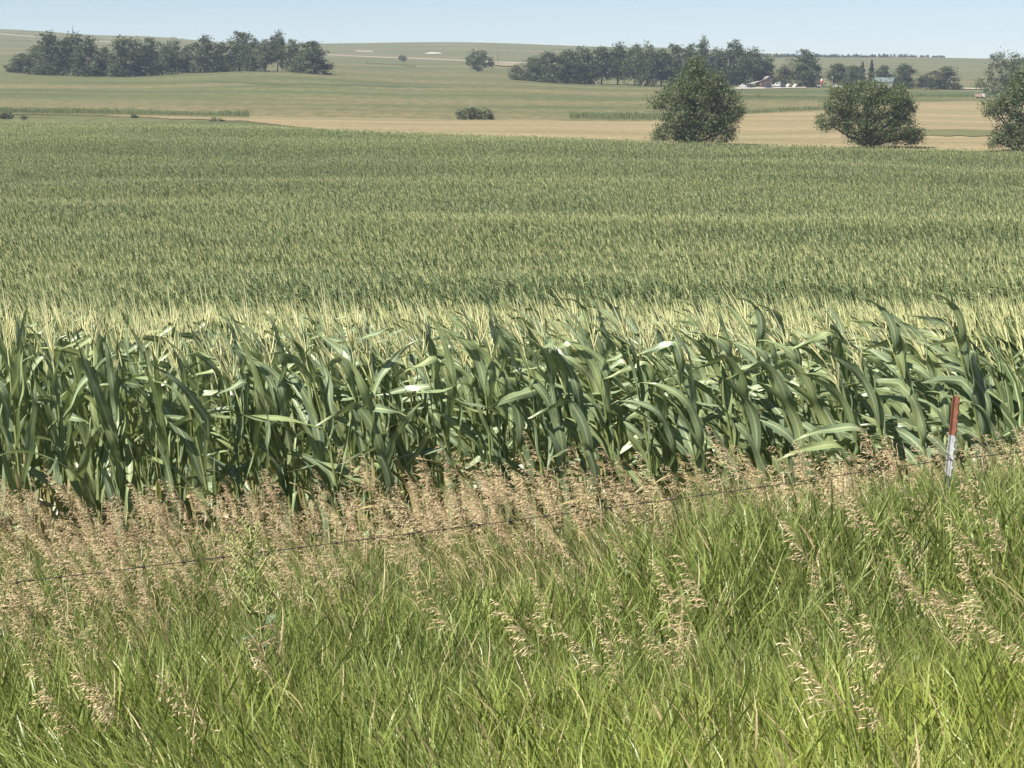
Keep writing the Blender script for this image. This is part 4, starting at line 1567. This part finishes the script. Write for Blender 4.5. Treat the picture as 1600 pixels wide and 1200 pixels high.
def vehicle(name, px, py, body, mat, label, rot=0.0, fwd=2.0, group=None):
    """pickup, van or car: body shell, cabin, windows and wheels"""
    x, Y, z, k = at_px(px, py)
    root = obj(name, None, None, (x, Y - fwd, G(x, Y - fwd)), (0, 0, rot), None, None, label, name.split('_')[-1], group)
    L, W, H = body
    pick = name == 'pickup_truck'
    part(root, 'body', lambda m: (m.box((0, 0, 0.35 + 0.28 * H), (L, W, 0.40 * H), 0, 0, (0.98, 0.94)), m.box((0, 0, 0.38), (L * 0.9, W * 0.86, 0.16))), mat)
    part(root, 'cabin', lambda m: m.box((-0.08 * L if not pick else -0.06 * L, 0, 0.35 + 0.68 * H), (L * (0.36 if pick else 0.58), W * 0.9, 0.40 * H), 0, 0, (0.72, 0.82)), mat)
    for s in (-1, 1):
        part(root, 'side_window', lambda m: m.box((-0.07 * L, s * W * 0.425, 0.35 + 0.70 * H), (L * (0.24 if pick else 0.42), 0.05, 0.22 * H), 0, 0, (0.85, 1), (0, -s * 0.04)), M['glass'])
        part(root, 'headlight', lambda m: m.box((-L / 2 + 0.01, s * W * 0.36, 0.35 + 0.34 * H), (0.06, 0.26, 0.14)), M['silver'])
    for sx in (-1, 1):
        for sy in (-1, 1):
            w = part(root, 'wheel', lambda m: m.tube([(0, -0.11, 0), (0, 0.11, 0)], [0.36, 0.36], 12), M['rubber'], (sx * L * 0.32, sy * (W / 2 - 0.08), 0.36))
            part(w, 'rim', lambda m: m.tube([(0, -0.125, 0), (0, 0.125, 0)], [0.19, 0.19], 10), M['silver'])
    return root


gabled('farm_shed', 1196, 137.5, 4.6, 4.0, 2.9, 0.7, M['brown_wood'], M['brown_wood'], 'small brown wooden shed in the middle of the farm yard', 0.06, 1)
gabled('farm_shed', 1202, 136, 2.6, 3.0, 3.6, 0.8, M['roof_grey'], M['roof_grey'], 'grey-topped shed just behind the brown shed', 0.3, -5)
gabled('farmhouse', 1381, 139, 4.6, 8.0, 3.0, 1.6, M['roof_grey'], M['roof_green'], 'farmhouse with grey-green metal roof above the broad low tree', 1.15, 1)
vehicle('pickup_truck', 1160, 137.5, (3.4, 1.8, 1.5), M['white_paint'], 'white pickup at the left end of the farm yard', 0.1, 3)
vehicle('parked_car', 1171, 138, (3.4, 1.8, 1.6), M['dark_paint'], 'dark car between the white pickup and the brown shed', 0.0, 4, 'dark cars in the farm yard')
vehicle('parked_car', 1197, 138.2, (3.3, 1.7, 1.5), M['dark_paint'], 'dark car in front of the brown shed', 0.0, 6, 'dark cars in the farm yard')
vehicle('parked_car', 1221, 137.6, (2.6, 1.6, 1.4), M['dark_paint'], 'dark car under the pale grain bin', 0.0, 4, 'dark cars in the farm yard')
vehicle('pickup_truck', 1214, 136.5, (4.4, 1.9, 1.7), M['white_paint'], 'long white pickup just right of the brown shed', 0.05, 1)
vehicle('parked_car', 1307, 137.5, (3.4, 1.8, 1.4), M['white_paint'], 'white car parked by itself right of the red hopper', 0.0, 3)

x, Y, z, k = at_px(1179, 137)
root = obj('lean_to', None, None, (x, Y, z), (0, 0, 0.1), None, None, 'open shelter with sloping white roof left of the brown shed', 'shelter')
part(root, 'roof', lambda m: m.prism([(-1.7, 1.75), (1.7, 2.55), (1.7, 2.70), (-1.7, 1.90)], -1.6, 1.6), M['white_paint'])
for sx, hh in ((-1.5, 1.78), (1.5, 2.45)):
    for sy in (-1.4, 1.4):
        part(root, 'support', lambda m: m.box((sx, sy, hh / 2), (0.14, 0.14, hh)), M['brown_wood'])

x, Y, z, k = at_px(1221, 135)
root = obj('grain_bin', None, None, (x, Y + 4, G(x, Y + 4)), None, None, None, 'pale round grain bin with conical cap behind the white pickup', 'grain bin')
part(root, 'cylinder_wall', lambda m: m.tube([(0, 0, 0), (0, 0, 2.5)], [1.1, 1.1], 20), M['silver'], None, True)
part(root, 'cone_roof', lambda m: m.tube([(0, 0, 2.5), (0, 0, 3.2), (0, 0, 3.22)], [1.16, 0.35, 0.3], 20), M['white_paint'])
part(root, 'vent_cap', lambda m: m.tube([(0, 0, 3.2), (0, 0, 3.6), (0, 0, 3.75)], [0.32, 0.32, 0.05], 12), M['silver'])
part(root, 'hatch', lambda m: m.box((0.1, -1.1, 0.9), (0.6, 0.08, 1.3)), M['roof_grey'])
for pxw, lab in ((1228.5, 'left one of two white hopper wagons in the farm yard'), (1239.5, 'right one of two white hopper wagons in the farm yard')):
    x, Y, z, k = at_px(pxw, 137.3)
    root = obj('grain_wagon', None, None, (x, Y - 3, G(x, Y - 3)), (0, 0, 0.05), None, None, lab, 'wagon', 'white hopper wagons')
    part(root, 'hopper', lambda m: m.prism([(-0.95, 0.35), (0.2, 0.35), (1.0, 1.75), (0.1, 1.75)], -0.9, 0.9), M['white_paint'])
    part(root, 'chassis', lambda m: m.box((-0.1, 0, 0.42), (2.0, 0.9, 0.10)), M['dark_paint'])
    for sx in (-0.7, 0.6):
        for sy in (-0.75, 0.75):
            part(root, 'wheel', lambda m: m.tube([(0, -0.08, 0), (0, 0.08, 0)], [0.3, 0.3], 12), M['rubber'], (sx, sy, 0.3))
    part(root, 'drawbar', lambda m: m.box((-1.4, 0, 0.4), (0.9, 0.08, 0.08)), M['dark_paint'])
x, Y, z, k = at_px(1283.5, 137)
root = obj('feed_hopper', None, None, (x, Y, z), None, None, None, 'narrow red feed hopper with white cap right of the big farm tree', 'hopper')
part(root, 'tank', lambda m: m.tube([(0, 0, 1.3), (0, 0, 1.8), (0, 0, 3.0)], [0.3, 0.65, 0.55], 12), M['red_paint'])
part(root, 'cap', lambda m: m.tube([(0, 0, 3.0), (0, 0, 3.5), (0, 0, 3.9)], [0.56, 0.42, 0.1], 12), M['white_paint'])
for a in range(4):
    part(root, 'leg', lambda m: m.tube([(0.5 * math.cos(a * 1.571 + .78), 0.5 * math.sin(a * 1.571 + .78), 0), (0.5 * math.cos(a * 1.571 + .78), 0.5 * math.sin(a * 1.571 + .78), 1.9)], [0.05, 0.05], 5), M['silver'])
x, Y, z, k = at_px(1278, 137.5)
root = obj('utility_trailer', None, None, (x, Y - 3, G(x, Y - 3)), None, None, None, 'low pale box trailer beside the red feed hopper', 'trailer')
part(root, 'box_body', lambda m: m.box((0, 0, 1.1), (1.9, 1.4, 0.7)), M['roof_grey'])
for sy in (-0.7, 0.7):
    part(root, 'wheel', lambda m: m.tube([(0, -0.08, 0), (0, 0.08, 0)], [0.38, 0.38], 12), M['rubber'], (0, sy, 0.38))
part(root, 'drawbar', lambda m: m.box((-1.4, 0, 0.75), (1.0, 0.08, 0.08)), M['dark_paint'])
x, Y, z, k = at_px(1527, 153.5)
root = obj('box_trailer', None, None, (x, Y - 4, G(x, Y - 4)), (0, 0, 0.05), None, None, 'pinkish box trailer with white front below the right-hand trees', 'trailer')
part(root, 'box_body', lambda m: m.box((-0.7, 0, 1.0), (2.1, 1.5, 0.95)), solid('pink_paint', (0.55, 0.36, 0.30), 0.6))
part(root, 'front_panel', lambda m: m.box((1.0, 0, 1.05), (0.9, 1.45, 1.1)), M['white_paint'])
for sx in (-0.9, 0.7):
    for sy in (-0.7, 0.7):
        part(root, 'wheel', lambda m: m.tube([(0, -0.08, 0), (0, 0.08, 0)], [0.3, 0.3], 12), M['rubber'], (sx, sy, 0.3))
x, Y, z, k = at_px(1300, 137.5)
root = obj('yard_lamp', None, None, (x, Y, z), None, None, None, 'slim yard lamp post with pale head in the farm yard', 'lamp post')
part(root, 'pole', lambda m: m.tube([(0, 0, -.2), (0, 0, 4.4)], [0.09, 0.07], 6), M['roof_grey'])
part(root, 'lamp_head', lambda m: m.tube([(0, 0, 4.4), (0, 0, 4.55), (0, 0, 4.75)], [0.25, 0.36, 0.1], 10), M['white_paint'])


def upole(px, base, top, lab, r=0.16, arm=True):
    x, Y, z, k = at_px(px, base)
    h = (base - top) * k
    root = obj('utility_pole', None, None, (x, Y, z), None, None, None, lab, 'utility pole')
    part(root, 'pole', lambda m: m.tube([(0, 0, -.3), (0, 0, h)], [r * 1.15, r * 0.85], 7), M['pole_wood'])
    if arm:
        part(root, 'crossarm', lambda m: m.box((0, 0, h * 0.93), (0.14, 1.6, 0.14)), M['pole_wood'])
        for s in (-0.7, 0, 0.7):
            part(root, 'insulator', lambda m: m.tube([(0, s, h * 0.93 + .07), (0, s, h * 0.93 + .25)], [0.05, 0.04], 6), M['silver'])


upole(114, 62, 40, 'tall dark utility pole on the skyline above the left grove', 0.24)
upole(530, 71.5, 66.5, 'tiny utility pole on the skyline right of the left grove', 0.2, False)
upole(778, 97, 78, 'thin utility pole on the hillside right of the lone round tree', 0.17)


def snag(px, base, pts_px, lab, r=0.2):
    x, Y, z, k = at_px(px, base)
    Y -= 4
    z = G(x, Y)
    root = obj('dead_trunk', None, None, (x, Y, z), None, None, None, lab, 'dead tree')
    for br in pts_px:
        part(root, 'limb', lambda m: m.tube([((a - px) * k, 0.1 * i, (base - b) * k) for i, (a, b) in enumerate(br)], [r * (1 - 0.55 * i / len(br)) for i in range(len(br))], 6), M['deadwood'])


snag(930, 132, [[(932, 132), (929, 127), (925, 122)], [(931, 129), (935, 125)]], 'pale forked dead trunk leaning at the foot of the middle grove')
snag(1002, 135, [[(1003, 135.4), (1004, 131), (1008, 127)]], 'short pale dead trunk in the middle grove near the pointed tree')
snag(425, 113, [[(426, 113), (425.4, 105), (424, 97)]], 'thin pale bare trunk in the left grove', 0.12)
snag(438, 113, [[(438.5, 113), (438.2, 105), (438, 99)]], 'second thin pale bare trunk in the left grove', 0.12)
snag(509, 115.5, [[(503.5, 111.5), (507, 114.6), (512, 115)], [(508, 115), (520, 114.2)]], 'bleached fallen log at the right end of the left grove', 0.3)

# ------------------------------------------------------------------ summer haze
mh, nt, out = new_mat('haze')
pv = nt.nodes.new('ShaderNodeVolumePrincipled')
pv.inputs['Color'].default_value = (0.70, 0.82, 1.0, 1)
pv.inputs['Density'].default_value = 0.00014
pv.inputs['Anisotropy'].default_value = 0.0
nt.links.new(pv.outputs[0], out.inputs['Volume'])
zmax = max(float(ZZ.max()), EYE) + 30
zmin = float(ZZ.min()) - 1.5
mb = MB()
mb.box((0, 2200, (zmax + zmin) / 2), (13000, 5000, zmax - zmin))
obj('haze', mb.mesh('haze', [mh]), kind='stuff', label='thin blue summer haze over the whole landscape', cat='haze')
